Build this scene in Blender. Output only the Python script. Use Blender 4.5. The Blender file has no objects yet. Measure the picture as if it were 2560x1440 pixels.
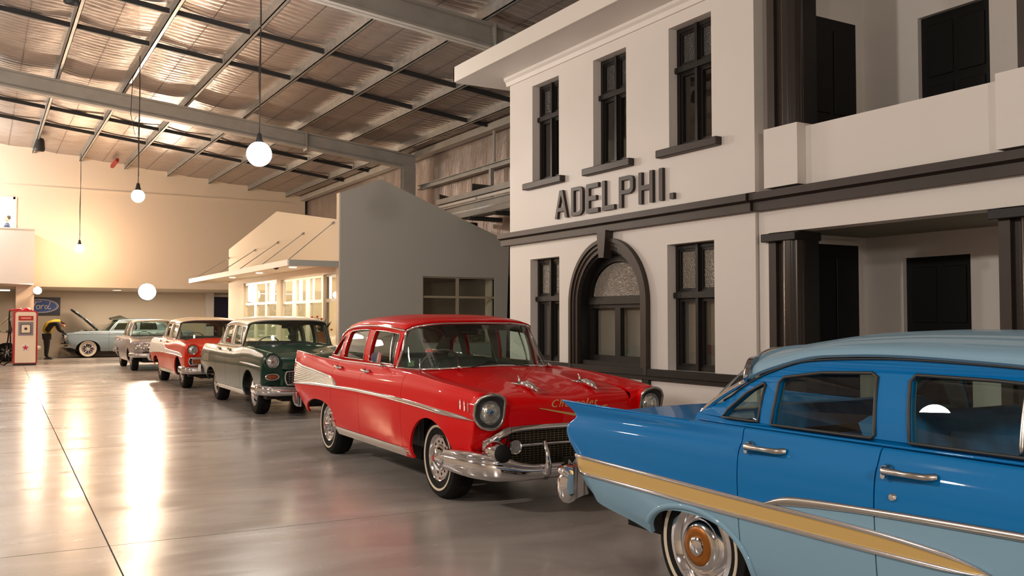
import bpy, math, random
import numpy as np
from mathutils import Vector, Matrix
from mathutils.geometry import tessellate_polygon
random.seed(7); np.random.seed(7)
S = bpy.context.scene
COL = S.collection
R = math.radians

# ---------------------------------------------------------------- camera
FPX, YAW, PIT, HC = 2280.0, math.atan(1330/2280), math.atan(81/2280), 1.473
cd = bpy.data.cameras.new('camera'); cd.sensor_width = 36; cd.lens = 36*FPX/2560
cd.clip_start = .05; cd.clip_end = 200
cam = bpy.data.objects.new('camera', cd); COL.objects.link(cam)
cam.location = (0, 0, HC); cam.rotation_euler = (math.pi/2+PIT, 0, -YAW)
S.camera = cam

# ---------------------------------------------------------------- world, exposure
w = bpy.data.worlds.new('world'); S.world = w; w.use_nodes = True
w.node_tree.nodes['Background'].inputs[0].default_value = (.9, .85, .8, 1)
w.node_tree.nodes['Background'].inputs[1].default_value = .02
S.view_settings.view_transform = 'Standard'; S.view_settings.look = 'None'
S.view_settings.gamma = 1; S.view_settings.use_curve_mapping = False
S.view_settings.exposure = 0.08

WARM, NEUT, COOL = (1, .66, .40), (1, .82, .68), (.95, .97, 1)
def light(name, kind, loc, energy, color, size=.3, rot=None, sy=None, spot=None):
    l = bpy.data.lights.new(name, kind); l.energy = energy; l.color = color
    if kind == 'AREA':
        l.size = size
        if sy: l.shape = 'RECTANGLE'; l.size_y = sy
    else: l.shadow_soft_size = size
    if spot: l.spot_size = R(spot); l.spot_blend = .6
    o = bpy.data.objects.new(name, l); COL.objects.link(o); o.location = loc
    if rot: o.rotation_euler = [R(a) for a in rot]
    return o
# pendant bulbs in the row above the cars (their globes are built further down)
PEND = [(3.87, 14.78, 4.17, 950, (1, .92, .85)), (2.92, 21.12, 4.17, 520, WARM), (2.9, 34.3, 3.93, 950, WARM)]
for p, r in zip(PEND, (.225, .165, .175)): light('pendant_light', 'POINT', p[:3], p[3], p[4], r)
# more pendants of the hall hang over the aisle on the left, outside the frame
NEAR = (1, .91, .82)
for x, y, z, e, c in ((-2.9, .4, 4.3, 260, NEAR), (-2.9, 6.8, 4.3, 720, NEAR), (-3.2, 13.2, 4.3, 400, NEAR), (-3.5, 20, 4.2, 300, NEAR), (-3.5, 28, 4.2, 600, WARM)):
    light('aisle_pendant_light', 'POINT', (x, y, z), e, c, .2)
light('rear_fill_light', 'POINT', (.6, -3.0, 3.0), 420, NEAR, .2)  # unseen fill added behind the camera to lift the porch and low facade
# flood lamps at the mezzanine edge
light('flood_light', 'SPOT', (5.2, 34.95, 2.45), 1500, (1, .76, .55), .28, (82, 0, 177), spot=150)
light('flood_light', 'SPOT', (1.71, 35.3, 2.47), 260, (1, .76, .55), .14, (82, 0, 185), spot=150)
light('offframe_wall_light', 'POINT', (-1.6, 33.2, 6.0), 640, (1, .93, .86), .3)  # unseen lamp out of frame, whitening the far wall's upper left
# shop interior and canopy lamps
light('shop_ceiling_light', 'AREA', (9, 25.5, 2.9), 210, (1, .86, .66), 3.0, (0, 0, 0), 9)
light('canopy_light', 'AREA', (6.45, 22.2, 2.62), 55, (1, .82, .6), .5, (0, 0, 0), 3)
light('canopy_light', 'AREA', (6.45, 26.5, 2.62), 55, (1, .82, .6), .5, (0, 0, 0), 3)
light('office_light', 'AREA', (0, 38, 6.2), 420, (.93, .95, 1), 2.5, (0, 0, 0), 3)
light('mezzanine_light', 'AREA', (5, 38.6, 2.6), 170, (1, .8, .6), 5, (0, 0, 0), .4)

# ---------------------------------------------------------------- helpers
def tag(o, label=None, cat=None, group=None, kind=None):
    if label: o['label'] = label
    if cat: o['category'] = cat
    if group: o['group'] = group
    if kind: o['kind'] = kind
    return o
def empty(name, loc=(0, 0, 0), rz=0, label=None, cat=None, group=None, kind=None):
    o = bpy.data.objects.new(name, None); COL.objects.link(o); o.location = loc
    o.rotation_euler = (0, 0, rz); o.empty_display_size = .2
    return tag(o, label, cat, group, kind)
def mk(name, V, F, mat, parent=None, smooth=False, angle=None, loc=None):
    me = bpy.data.meshes.new(name)
    me.from_pydata([tuple(map(float, v)) for v in V], [], [tuple(int(i) for i in f) for f in F]); me.update()
    ms = mat if isinstance(mat, (list, tuple)) else [mat]
    for m in ms: me.materials.append(m)
    if smooth:
        me.polygons.foreach_set('use_smooth', [True]*len(me.polygons))
        if angle: me.set_sharp_from_angle(angle=R(angle))
    o = bpy.data.objects.new(name, me); COL.objects.link(o)
    if parent: o.parent = parent
    if loc is not None: o.location = loc
    return o
class MB:
    """collects simple solids into one mesh"""
    def __init__(s): s.V = []; s.F = []
    def add(s, V, F):
        n = len(s.V); s.V += [tuple(v) for v in V]; s.F += [tuple(i+n for i in f) for f in F]; return s
    def box(s, a, b, bev=0):
        x0, x1 = sorted((a[0], b[0])); y0, y1 = sorted((a[1], b[1])); z0, z1 = sorted((a[2], b[2]))
        if bev <= 0:
            V = [(x, y, z) for z in (z0, z1) for y in (y0, y1) for x in (x0, x1)]
            return s.add(V, [(0, 2, 3, 1), (4, 5, 7, 6), (0, 1, 5, 4), (2, 6, 7, 3), (0, 4, 6, 2), (1, 3, 7, 5)])
        c = [(x0+x1)/2, (y0+y1)/2, (z0+z1)/2]; h = [(x1-x0)/2, (y1-y0)/2, (z1-z0)/2]; bev = min(bev, min(h)*.95)
        V = []; ix = {}
        for k in range(3):
            for sx in (-1, 1):
                for sy in (-1, 1):
                    for sz in (-1, 1):
                        sg = (sx, sy, sz); p = [c[i]+sg[i]*(h[i]-(0 if i == k else bev)) for i in range(3)]
                        ix[(k, sg)] = len(V); V.append(p)
        F = []
        for k in range(3):
            i, j = (k+1) % 3, (k+2) % 3
            for t in (-1, 1):
                q = []
                for (a1, b1) in ((-1, -1), (1, -1), (1, 1), (-1, 1)):
                    sg = [0, 0, 0]; sg[k] = t; sg[i] = a1; sg[j] = b1; q.append(ix[(k, tuple(sg))])
                F.append(q if t > 0 else q[::-1])
        for k in range(3):
            i, j = (k+1) % 3, (k+2) % 3
            for a1 in (-1, 1):
                for b1 in (-1, 1):
                    def g(f, t):
                        sg = [0, 0, 0]; sg[k] = t; sg[i] = a1; sg[j] = b1; return ix[(f, tuple(sg))]
                    q = [g(i, -1), g(i, 1), g(j, 1), g(j, -1)]; F.append(q if a1*b1 < 0 else q[::-1])
        for sx in (-1, 1):
            for sy in (-1, 1):
                for sz in (-1, 1):
                    q = [ix[(k, (sx, sy, sz))] for k in range(3)]; F.append(q if sx*sy*sz > 0 else q[::-1])
        return s.add(V, F)
    def tube(s, pts, r, n=8, cap=True, closed=False):
        P = np.array(pts, float); m = len(P)
        rr = np.full(m, r, float) if np.isscalar(r) else np.array(r, float)
        if closed: T = np.roll(P, -1, 0)-np.roll(P, 1, 0)
        else: T = np.gradient(P, axis=0)
        T /= np.linalg.norm(T, axis=1)[:, None]+1e-12
        up = np.array([0, 0, 1.]) if abs(T[0][2]) < .9 else np.array([1., 0, 0])
        V = []; a = np.cross(up, T[0]); a /= np.linalg.norm(a)
        for i in range(m):
            a = a-T[i]*(a@T[i]); a /= np.linalg.norm(a)+1e-12; b = np.cross(T[i], a)
            for k in range(n):
                t = 2*math.pi*k/n; V.append(P[i]+rr[i]*(math.cos(t)*a+math.sin(t)*b))
        F = []
        for i in range(m if closed else m-1):
            i2 = (i+1) % m
            for k in range(n):
                k2 = (k+1) % n; F.append((i*n+k, i*n+k2, i2*n+k2, i2*n+k))
        if cap and not closed: F += [tuple(range(n))[::-1], tuple(range((m-1)*n, m*n))]
        return s.add(V, F)
    def lathe(s, prof, n=24, M=None, closed=False):
        """prof: (r, h) pairs revolved about local Z; M 4x4 places it"""
        V = []; m = len(prof)
        for k in range(n):
            t = 2*math.pi*k/n; c, q = math.cos(t), math.sin(t)
            V += [Vector((r*c, r*q, h)) for r, h in prof]
        if M is not None: V = [M @ v for v in V]
        F = []
        for k in range(n):
            k2 = (k+1) % n
            for i in range(m if closed else m-1):
                j = (i+1) % m; F.append((k*m+i, k2*m+i, k2*m+j, k*m+j))
        return s.add(V, F)
    def poly(s, outer, holes, M, d0, d1):
        """flat polygon with holes in (u,v), extruded from depth d0 to d1; M(u,v,d)->xyz"""
        loops = [outer]+list(holes)
        tri = tessellate_polygon([[Vector((u, v, 0)) for u, v in L] for L in loops])
        flat = [p for L in loops for p in L]; n = len(flat)
        V = [M(u, v, d0) for u, v in flat]+[M(u, v, d1) for u, v in flat]
        F = [tuple(t) for t in tri]+[tuple(i+n for i in reversed(t)) for t in tri]
        k = 0
        for L in loops:
            m = len(L)
            for i in range(m):
                j = (i+1) % m; F.append((k+i, k+j, k+j+n, k+i+n))
            k += m
        s.add(V, F); return s
    def build(s, name, mat, parent=None, smooth=False, angle=None, fix=False, loc=None):
        o = mk(name, s.V, s.F, mat, parent, smooth, angle, loc)
        if fix:
            import bmesh
            bm = bmesh.new(); bm.from_mesh(o.data); bmesh.ops.recalc_face_normals(bm, faces=bm.faces); bm.to_mesh(o.data); bm.free()
        return o
def rect(x0, y0, x1, y1): return [(x0, y0), (x1, y0), (x1, y1), (x0, y1)]
def struct(mb, name, mat, **k):
    o = mb.build(name, mat, **k); o['kind'] = 'structure'; return o

# ---------------------------------------------------------------- materials
def mat(name, col, rough=.5, metal=0, spec=.5, coat=0, emit=None, es=1, bump=None, var=None, aniso=0):
    m = bpy.data.materials.new(name); m.use_nodes = True; nt = m.node_tree; b = nt.nodes['Principled BSDF']
    b.inputs['Base Color'].default_value = (*col, 1); b.inputs['Roughness'].default_value = rough
    b.inputs['Metallic'].default_value = metal; b.inputs['Specular IOR Level'].default_value = spec
    b.inputs['Coat Weight'].default_value = coat; b.inputs['Coat Roughness'].default_value = .04
    if emit: b.inputs['Emission Color'].default_value = (*emit, 1); b.inputs['Emission Strength'].default_value = es
    if bump or var:
        tc = nt.nodes.new('ShaderNodeTexCoord')
    if bump:                                             # (scale, strength, distance)
        n = nt.nodes.new('ShaderNodeTexNoise'); n.inputs['Scale'].default_value = bump[0]; n.inputs['Detail'].default_value = 4
        nt.links.new(tc.outputs['Object'], n.inputs['Vector'])
        bp = nt.nodes.new('ShaderNodeBump'); bp.inputs['Strength'].default_value = bump[1]; bp.inputs['Distance'].default_value = bump[2]
        nt.links.new(n.outputs['Fac'], bp.inputs['Height']); nt.links.new(bp.outputs['Normal'], b.inputs['Normal'])
    if var:                                              # (scale, second colour)
        n2 = nt.nodes.new('ShaderNodeTexNoise'); n2.inputs['Scale'].default_value = var[0]; n2.inputs['Detail'].default_value = 6
        nt.links.new(tc.outputs['Object'], n2.inputs['Vector'])
        mx = nt.nodes.new('ShaderNodeMix'); mx.data_type = 'RGBA'
        rp = nt.nodes.new('ShaderNodeValToRGB'); rp.color_ramp.elements[0].position = .35; rp.color_ramp.elements[1].position = .65
        nt.links.new(n2.outputs['Fac'], rp.inputs['Fac']); nt.links.new(rp.outputs['Color'], mx.inputs['Factor'])
        mx.inputs['A'].default_value = (*col, 1); mx.inputs['B'].default_value = (*var[1], 1)
        nt.links.new(mx.outputs['Result'], b.inputs['Base Color'])
    return m
def glass_mat(name, tint=(.8, .86, .82), refl=1.0, rough=.0):
    m = bpy.data.materials.new(name); m.use_nodes = True; nt = m.node_tree; nt.nodes.clear()
    o = nt.nodes.new('ShaderNodeOutputMaterial'); t = nt.nodes.new('ShaderNodeBsdfTransparent'); g = nt.nodes.new('ShaderNodeBsdfGlossy')
    t.inputs[0].default_value = (*tint, 1); g.inputs['Roughness'].default_value = rough; g.inputs[0].default_value = (refl, refl, refl, 1)
    f = nt.nodes.new('ShaderNodeFresnel'); f.inputs[0].default_value = 1.5; mx = nt.nodes.new('ShaderNodeMixShader')
    ge = nt.nodes.new('ShaderNodeNewGeometry'); mr = nt.nodes.new('ShaderNodeMapRange')   # the same mirror strength from either side
    mr.inputs['To Min'].default_value = 1.5; mr.inputs['To Max'].default_value = 1/1.5
    nt.links.new(ge.outputs['Backfacing'], mr.inputs['Value']); nt.links.new(mr.outputs['Result'], f.inputs[0])
    nt.links.new(f.outputs[0], mx.inputs[0]); nt.links.new(t.outputs[0], mx.inputs[1]); nt.links.new(g.outputs[0], mx.inputs[2])
    nt.links.new(mx.outputs[0], o.inputs[0]); return m
def srgb(r, g, b):
    f = lambda c: (c/255/12.92) if c/255 <= .04045 else ((c/255+.055)/1.055)**2.4
    return (f(r), f(g), f(b))
M = {}
M['wall'] = mat('warm_white_plaster', (.74, .70, .66), .5, bump=(60, .08, .01), var=(1.3, (.72, .68, .64)))
M['wall2'] = mat('cream_plaster', (.70, .60, .48), .8, bump=(40, .1, .01))
M['greywall'] = mat('grey_plaster_board', (.42, .41, .37), .8, bump=(80, .1, .01))
M['shopwall'] = mat('cream_render', (.72, .62, .48), .8, bump=(80, .1, .01))
M['black'] = mat('black_brown_paint', (.012, .010, .009), .42, spec=.3, bump=(50, .1, .004))
M['blackdoor'] = mat('matt_black_paint', (.004, .004, .0035), .5, spec=.25)
M['brown'] = mat('dark_brown_paint', (.034, .024, .019), .45, spec=.35, bump=(70, .12, .004), var=(3, (.044, .031, .024)))
M['white'] = mat('white_paint', (.78, .74, .68), .5)
M['steel'] = mat('primed_steel', (.42, .40, .36), .55, .1, bump=(20, .1, .004), var=(2.5, (.36, .34, .31)))
M['galv'] = mat('galvanised_steel', (.42, .42, .40), .4, .6, var=(6, (.33, .33, .32)))
M['darksteel'] = mat('dark_steel', (.035, .035, .035), .5, .3)
M['cord'] = mat('cord_brown', (.05, .04, .035), .7)
M['rubber'] = mat('tyre_rubber', (.009, .0085, .008), .8, spec=.2, bump=(120, .15, .003))
M['whitewall'] = mat('whitewall_rubber', (.62, .54, .42), .6)
M['chrome'] = mat('chrome', (.74, .74, .76), .09, 1)
M['chromed'] = mat('dull_chrome', (.55, .53, .50), .22, 1)
M['alu'] = mat('ribbed_aluminium', (.72, .70, .66), .3, .85)
M['gold'] = mat('gold_anodised', srgb(214, 180, 112), .4, .35)
M['dark'] = mat('dark_underbody', (.008, .008, .008), .8)
M['glass'] = glass_mat('car_glass', (.66, .76, .71))
M['cglass'] = glass_mat('clear_glass', (.93, .94, .92))
M['lining'] = mat('grey_green_headlining', (.20, .22, .19), .8)
M['trimgrey'] = mat('interior_vinyl', (.16, .17, .16), .6)
M['lens'] = mat('headlamp_glass', (.55, .56, .54), .12, .75, bump=(28, .35, .01))
M['amber'] = mat('amber_lens', (.25, .06, .02), .2)
M['redlens'] = mat('red_lens', (.35, .01, .01), .2)
M['red'] = mat('red_paint', srgb(208, 0, 5), .5, 0, .1, coat=.36)
M['blue'] = mat('bright_blue_paint', srgb(0, 110, 176), .5, 0, .1, coat=.38)
M['ltblue'] = mat('pale_blue_paint', srgb(128, 164, 186), .5, 0, .1, coat=.38)
M['green'] = mat('dark_green_paint', srgb(6, 56, 42), .28, 0, .4, coat=.6)
M['cream'] = mat('cream_paint', srgb(232, 214, 186), .34, 0, .5, coat=.5)
M['orange'] = mat('orange_red_paint', srgb(214, 46, 12), .32, 0, .35, coat=.4)
M['silver'] = mat('silver_lilac_paint', srgb(176, 168, 172), .3, .3, .5, coat=.6)
M['steelblue'] = mat('steel_blue_paint', srgb(122, 138, 146), .32, .1, .5, coat=.6)
M['whitecar'] = mat('white_car_paint', srgb(225, 215, 200), .35, 0, .5, coat=.6)
def emis(name, col, st):
    return mat(name, (0, 0, 0), .5, emit=col, es=st)
M['globe'] = emis('lit_globe_white', (1, .93, .85), 26)
M['globew'] = emis('lit_globe_warm', (1, .80, .55), 16)
M['flood'] = emis('lit_flood', (1, .85, .62), 40)
M['strip'] = emis('lit_strip', (1, .85, .65), 2.2)
# ================================================================= SETTING
def floor_mat():
    m = bpy.data.materials.new('polished_concrete'); m.use_nodes = True; nt = m.node_tree; b = nt.nodes['Principled BSDF']
    L = nt.links.new; N = nt.nodes.new
    tc = N('ShaderNodeTexCoord'); mp = N('ShaderNodeMapping'); mp.inputs['Scale'].default_value = (.5, 1.3, 1)
    L(tc.outputs['Object'], mp.inputs['Vector'])
    n = N('ShaderNodeTexNoise'); n.inputs['Scale'].default_value = .8; n.inputs['Detail'].default_value = 9; n.inputs['Distortion'].default_value = 1.4
    L(mp.outputs['Vector'], n.inputs['Vector'])
    r = N('ShaderNodeValToRGB'); e = r.color_ramp.elements
    e[0].position = .32; e[0].color = (.31, .275, .25, 1); e[1].position = .68; e[1].color = (.50, .45, .41, 1)
    L(n.outputs['Fac'], r.inputs['Fac'])
    n2 = N('ShaderNodeTexNoise'); n2.inputs['Scale'].default_value = 60; n2.inputs['Detail'].default_value = 3
    L(tc.outputs['Object'], n2.inputs['Vector'])
    mx = N('ShaderNodeMix'); mx.data_type = 'RGBA'; mx.blend_type = 'MULTIPLY'; mx.inputs['Factor'].default_value = .25
    L(r.outputs['Color'], mx.inputs['A']); L(n2.outputs['Color'], mx.inputs['B'])
    L(mx.outputs['Result'], b.inputs['Base Color'])
    n3 = N('ShaderNodeTexNoise'); n3.inputs['Scale'].default_value = 1.7; n3.inputs['Detail'].default_value = 6; n3.inputs['Distortion'].default_value = 1
    L(mp.outputs['Vector'], n3.inputs['Vector'])
    mr = N('ShaderNodeMapRange'); mr.inputs['From Min'].default_value = .3; mr.inputs['From Max'].default_value = .7
    mr.inputs['To Min'].default_value = .17; mr.inputs['To Max'].default_value = .30
    L(n3.outputs['Fac'], mr.inputs['Value']); L(mr.outputs['Result'], b.inputs['Roughness'])
    bp = N('ShaderNodeBump'); bp.inputs['Strength'].default_value = .12; bp.inputs['Distance'].default_value = .004
    n4 = N('ShaderNodeTexNoise'); n4.inputs['Scale'].default_value = 5; n4.inputs['Detail'].default_value = 2
    L(tc.outputs['Object'], n4.inputs['Vector']); L(n4.outputs['Fac'], bp.inputs['Height']); L(bp.outputs['Normal'], b.inputs['Normal'])
    b.inputs['Specular IOR Level'].default_value = .42
    return m
M['floor'] = floor_mat()
fl = struct(MB().box((-14, -7, -.25), (13, 43, -.02)), 'floor', M['darksteel'])
a = R(-1.05); ca, sa = math.cos(a), math.sin(a); ox, oy = .757, 6.52; Pt = 5.1
for i in range(-3, 3):
    for j in range(-3, 8):
        g = .005
        q = [(i*Pt+g, j*Pt+g), ((i+1)*Pt-g, j*Pt+g), ((i+1)*Pt-g, (j+1)*Pt-g), (i*Pt+g, (j+1)*Pt-g)]
        q = [(ox+u*ca-v*sa, oy+u*sa+v*ca) for u, v in q]
        if j == -3: q[0] = (q[0][0], -7); q[1] = (q[1][0], -7)
        if j == 7: q[2] = (q[2][0], 43); q[3] = (q[3][0], 43)
        if i == -3: q[0] = (-14, q[0][1]); q[3] = (-14, q[3][1])
        if i == 2: q[1] = (13, q[1][1]); q[2] = (13, q[2][1])
        MB().poly(q, [], lambda u, v, d: (u, v, d), -.03, 0).build('concrete_slab', M['floor'], fl, fix=True)

# ---- roof: sheet, rafters, purlins, bridging
zp = lambda x: 7.5-.104*x if x > -3 else 7.812-.104*(-3-x)   # underside of the purlins
def foil_mat(name, vertical=False):
    m = bpy.data.materials.new(name); m.use_nodes = True; nt = m.node_tree; b = nt.nodes['Principled BSDF']
    L = nt.links.new; N = nt.nodes.new
    tc = N('ShaderNodeTexCoord')
    n = N('ShaderNodeTexNoise'); n.inputs['Scale'].default_value = 3; n.inputs['Detail'].default_value = 4
    L(tc.outputs['Object'], n.inputs['Vector'])
    r = N('ShaderNodeValToRGB'); r.color_ramp.elements[0].color = (.35, .30, .275, 1); r.color_ramp.elements[1].color = (.50, .43, .39, 1)
    L(n.outputs['Fac'], r.inputs['Fac']); L(r.outputs['Color'], b.inputs['Base Color'])
    b.inputs['Metallic'].default_value = .6; b.inputs['Roughness'].default_value = .38
    mp = N('ShaderNodeMapping'); mp.inputs['Scale'].default_value = (.4, 1, 1) if not vertical else (1, 1, .35)
    L(tc.outputs['Object'], mp.inputs['Vector'])
    v = N('ShaderNodeTexNoise'); v.inputs['Scale'].default_value = 9; v.inputs['Detail'].default_value = 3
    L(mp.outputs['Vector'], v.inputs['Vector'])
    bp = N('ShaderNodeBump'); bp.inputs['Strength'].default_value = .6; bp.inputs['Distance'].default_value = .03
    L(v.outputs['Fac'], bp.inputs['Height']); L(bp.outputs['Normal'], b.inputs['Normal'])
    return m
M['foil'] = foil_mat('foil_blanket'); M['foilv'] = foil_mat('foil_wall_blanket', True)
# foil blanket sagging between the purlins and pressed into ribs by the sheet above
xs = np.concatenate([np.arange(-14, -3, .5), np.arange(-3, 12.01, .25)]); ys = np.arange(-7, 43, .042)
X, Y = np.meshgrid(xs, ys, indexing='ij')
zr = np.vectorize(zp)(X)+.2
ph = ((X-1.5) % 1.5)/1.5
Z = zr-.035*np.sin(math.pi*ph)*(1+.15*np.sin(Y*1.3+X))-.030*np.abs(np.sin(Y*math.pi/.21+.35*np.sin(X*2)+.2*np.sin(Y*.7)))*(.35+.65*np.sin(math.pi*ph))+.005*np.sin(Y*7+X*5)
nx, ny = X.shape
V = np.stack([X, Y, Z], -1).reshape(-1, 3)
I = np.arange(nx*ny).reshape(nx, ny)
F = np.stack([I[:-1, :-1], I[:-1, 1:], I[1:, 1:], I[1:, :-1]], -1).reshape(-1, 4)
ceil = mk('ceiling', V, F, M['foil'], smooth=True); ceil['kind'] = 'structure'
struct(MB().poly([(-14, zp(-14)+.3), (-3, zp(-3)+.3), (12, zp(12)+.3), (12, zp(12)+.4), (-3, zp(-3)+.4), (-14, zp(-14)+.4)], [], lambda u, v, d: (u, d, v), -7, 43), 'ceiling_sheet', M['galv'], parent=None, fix=True).parent = ceil
# wire netting lines under the foil
mb = MB()
for x in np.arange(.75, 11.5, 1.5):
    mb.box((x-.004, 8, zp(x)+.125), (x+.004, 36, zp(x)+.131))
mb.build('netting_wire', M['darksteel'], ceil)
def chan(mb, p0, p1, wd, hgt, t=.012, lip=True):
    """C or I section along p0->p1, web vertical"""
    p0, p1 = Vector(p0), Vector(p1); d = (p1-p0).normalized(); s = Vector((-d.y, d.x, 0)).normalized(); u = d.cross(s)*-1
    if u.z < 0: u = -u
    def bx(a0, a1, b0, b1):
        V = [p+s*a+u*b for p in (p0, p1) for a, b in ((a0, b0), (a1, b0), (a1, b1), (a0, b1))]
        mb.add(V, [(0, 3, 2, 1), (4, 5, 6, 7), (0, 1, 5, 4), (1, 2, 6, 5), (2, 3, 7, 6), (3, 0, 4, 7)])
    bx(-t/2, t/2, 0, hgt); bx(-wd/2, wd/2, 0, t*1.6); bx(-wd/2, wd/2, hgt-t*1.6, hgt)
    return mb
for Yr in (3.3, 14.0, 24.7):
    mb = MB(); chan(mb, (11.05, Yr, zp(11.05)-.44), (-3, Yr, zp(-3)-.44), .24, .44, .03)
    chan(mb, (-3, Yr, zp(-3)-.44), (-14, Yr, zp(-14)-.44), .24, .44, .03)
    rf = mb.build('roof_rafter', M['steel'], ceil, fix=True)
    mb = MB(); sx = 7.75
    mb.box((sx-.012, Yr-.16, zp(sx)-.50), (sx+.012, Yr+.16, zp(sx)+.0))
    for k in range(6):
        for q in (-.05, .05): mb.lathe([(0, .02), (.014, .02), (.014, 0)], 6, Matrix.Translation((sx+q-.0, Yr-.02, zp(sx)-.4+k*.065)) @ Matrix.Rotation(R(90), 4, 'X'))
    mb.build('splice_plate', M['steel'], rf)
    mb = MB(); chan(mb, (10.85, Yr, 0), (10.851, Yr, 7.5-1.13-.44+.1), .24, .3)
    mb = MB().box((10.65, Yr-.11, 0), (11.05, Yr-.09, zp(10.85)-.3)).box((10.65, Yr+.09, 0), (11.05, Yr+.11, zp(10.85)-.3)).box((10.84, Yr-.09, 0), (10.86, Yr+.09, zp(10.85)-.3))
    mb.build('steel_column', M['steel'], ceil)
for x in np.arange(-13.5, 11.6, 1.5):
    x = float(x); mb = MB(); z = zp(x)
    mb.box((x-.008, -6.9, z), (x+.008, 42, z+.2)).box((x-.008, -6.9, z), (x+.075, 42, z+.014)).box((x-.075, -6.9, z+.19), (x+.008, 42, z+.203)).box((x+.065, -6.9, z), (x+.075, 42, z+.03))
    mb.build('roof_purlin', M['galv'], ceil)
for Yb in (6.0, 9.8, 17.85, 20.2, 28.4, 30.8):
    for x in np.arange(-1.5, 10.6, 1.5):
        x = float(x); mb = MB(); x1 = x+1.5; h = .1
        V = []
        for (q, zz) in ((x+.08, zp(x)), (x1-.03, zp(x1))):
            V += [(q, Yb-.03, zz+.03), (q, Yb+.03, zz+.03), (q, Yb+.03, zz+.13), (q, Yb-.03, zz+.13)]
        mb.add(V, [(0, 3, 2, 1), (4, 5, 6, 7), (0, 1, 5, 4), (1, 2, 6, 5), (2, 3, 7, 6), (3, 0, 4, 7)])
        mb.box((x+.07, Yb-.07, zp(x)+.01), (x+.1, Yb+.07, zp(x)+.16))
        mb.build('bridging_strut', M['darksteel'], ceil)

# ---- outer walls of the hall
xs = np.arange(-7, 37, .05); zs = np.arange(2.6, 6.9, .5)
Yg, Zg = np.meshgrid(xs, zs, indexing='ij')
Xg = 11.42+.006*np.sin(Yg*9)+.015*np.sin(Yg*2.1+Zg)
V = np.stack([Xg, Yg, Zg], -1).reshape(-1, 3); nx, ny = Xg.shape; I = np.arange(nx*ny).reshape(nx, ny)
F = np.stack([I[:-1, :-1], I[1:, :-1], I[1:, 1:], I[:-1, 1:]], -1).reshape(-1, 4)
wr = mk('wall_right', V, F, M['foilv'], smooth=True); wr['kind'] = 'structure'
MB().box((11.6, -7, 0), (11.8, 43, 7)).build('wall_cladding', M['galv'], wr)
for z in (5.32,): 
    mb = MB(); chan(mb, (11.2, 12.5, z), (11.2, 24.6, z), .16, .14, .012); mb.build('wall_girt', M['galv'], wr)
MB().box((11.1, 20.1, 4.5), (11.2, 20.2, 5.32)).build('girt_post', M['galv'], wr)
MB().box((11.15, 20.0, 5.45), (11.19, 20.09, 6.3)).box((11.05, 14, 6.28), (11.3, 36, 6.46)).build('eave_strut', M['steel'], wr)
# service deck beside the facade
dk = struct(MB().box((10.2, 12.6, 4.12), (11.1, 21.3, 4.16)), 'trim_1', M['galv'])
mb = MB(); chan(mb, (10.22, 12.6, 3.98), (10.22, 21.3, 3.98), .16, .33, .014); mb.build('channel_beam', M['steel'], dk)
MB().box((10.16, 12.6, 4.45), (10.26, 21.3, 4.58)).build('deck_rail', M['steel'], dk)
for k in range(4): MB().tube([(10.2, 12.7+k*2.15, 4.385), (10.2, 14.75+k*2.15, 4.385)], .045, 10).build('pipe', M['white'], dk, smooth=True, angle=50)
for k in range(7): MB().box((10.2, 13+k*1.3, 3.9), (11.1, 13.08+k*1.3, 4.0)).build('deck_joist', M['darksteel'], dk)
MB().add([(10.12, 20.5, 4.58), (10.35, 20.9, 4.58), (10.3, 21.4, 4.62), (10.1, 21.0, 4.70)], [(0, 1, 2, 3)]).add([(10.12, 18.3, 4.58), (10.4, 18.6, 4.58), (10.35, 19.7, 4.60), (10.1, 19.2, 4.74)], [(0, 1, 2, 3)]).build('dark_flap', M['darksteel'], dk)

struct(MB().box((-14.2, -7, 0), (-14, 43, 7)), 'wall_left', M['wall2'])
struct(MB().box((-14, -7.2, 0), (12, -7, 8.2)), 'wall_rear', M['wall2'])
# far wall: mezzanine front above, recess below
ZM = 2.66
mb = MB().poly([(-14, ZM), (11.3, ZM), (11.3, 7.0), (-3, 8.6), (-14, 7.4)], [rect(-1.9, 4.62, .955, 5.73)], lambda u, v, d: (u, d, v), 36.0, 36.2)
struct(mb, 'wall_far', M['wall2'], fix=True)
struct(MB().box((-14, 35.975, 6.12), (10.7, 36.0, 6.15)).box((-14, 35.96, 6.15), (10.7, 36, 6.19)), 'trim_2', M['wall2'])
struct(MB().box((-14, 36.2, ZM), (11.3, 41.4, ZM+.2)), 'ceiling_mezzanine', M['wall2'])
struct(MB().box((-14, 41.2, 0), (11.3, 41.4, ZM)), 'wall_recess', M['wall2'])
struct(MB().box((1.07, 36.0, 0), (1.63, 36.5, ZM)).box((1.63-.3, 36.5, 2.3), (1.63, 41.2, ZM)), 'wall_pier', M['wall2'])
struct(MB().box((8.45, 40.6, 0), (8.75, 41.2, ZM)), 'trim_3', M['wall'])
d = struct(MB().box((8.83, 41.1, 0), (9.55, 41.19, 2.5)), 'door_1', mat('navy_door_paint', srgb(24, 30, 70), .4))
MB().box((8.77, 41.08, 0), (8.83, 41.2, 2.62)).box((9.55, 41.08, 0), (9.63, 41.2, 2.62)).box((8.77, 41.08, 2.5), (9.63, 41.2, 2.62)).build('door_frame', M['wall'], d)
MB().lathe([(0, .05), (.03, .05), (.03, 0)], 10, Matrix.Translation((8.92, 41.09, 1.0)) @ Matrix.Rotation(R(90), 4, 'X')).build('door_knob', M['chrome'], d)
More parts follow.
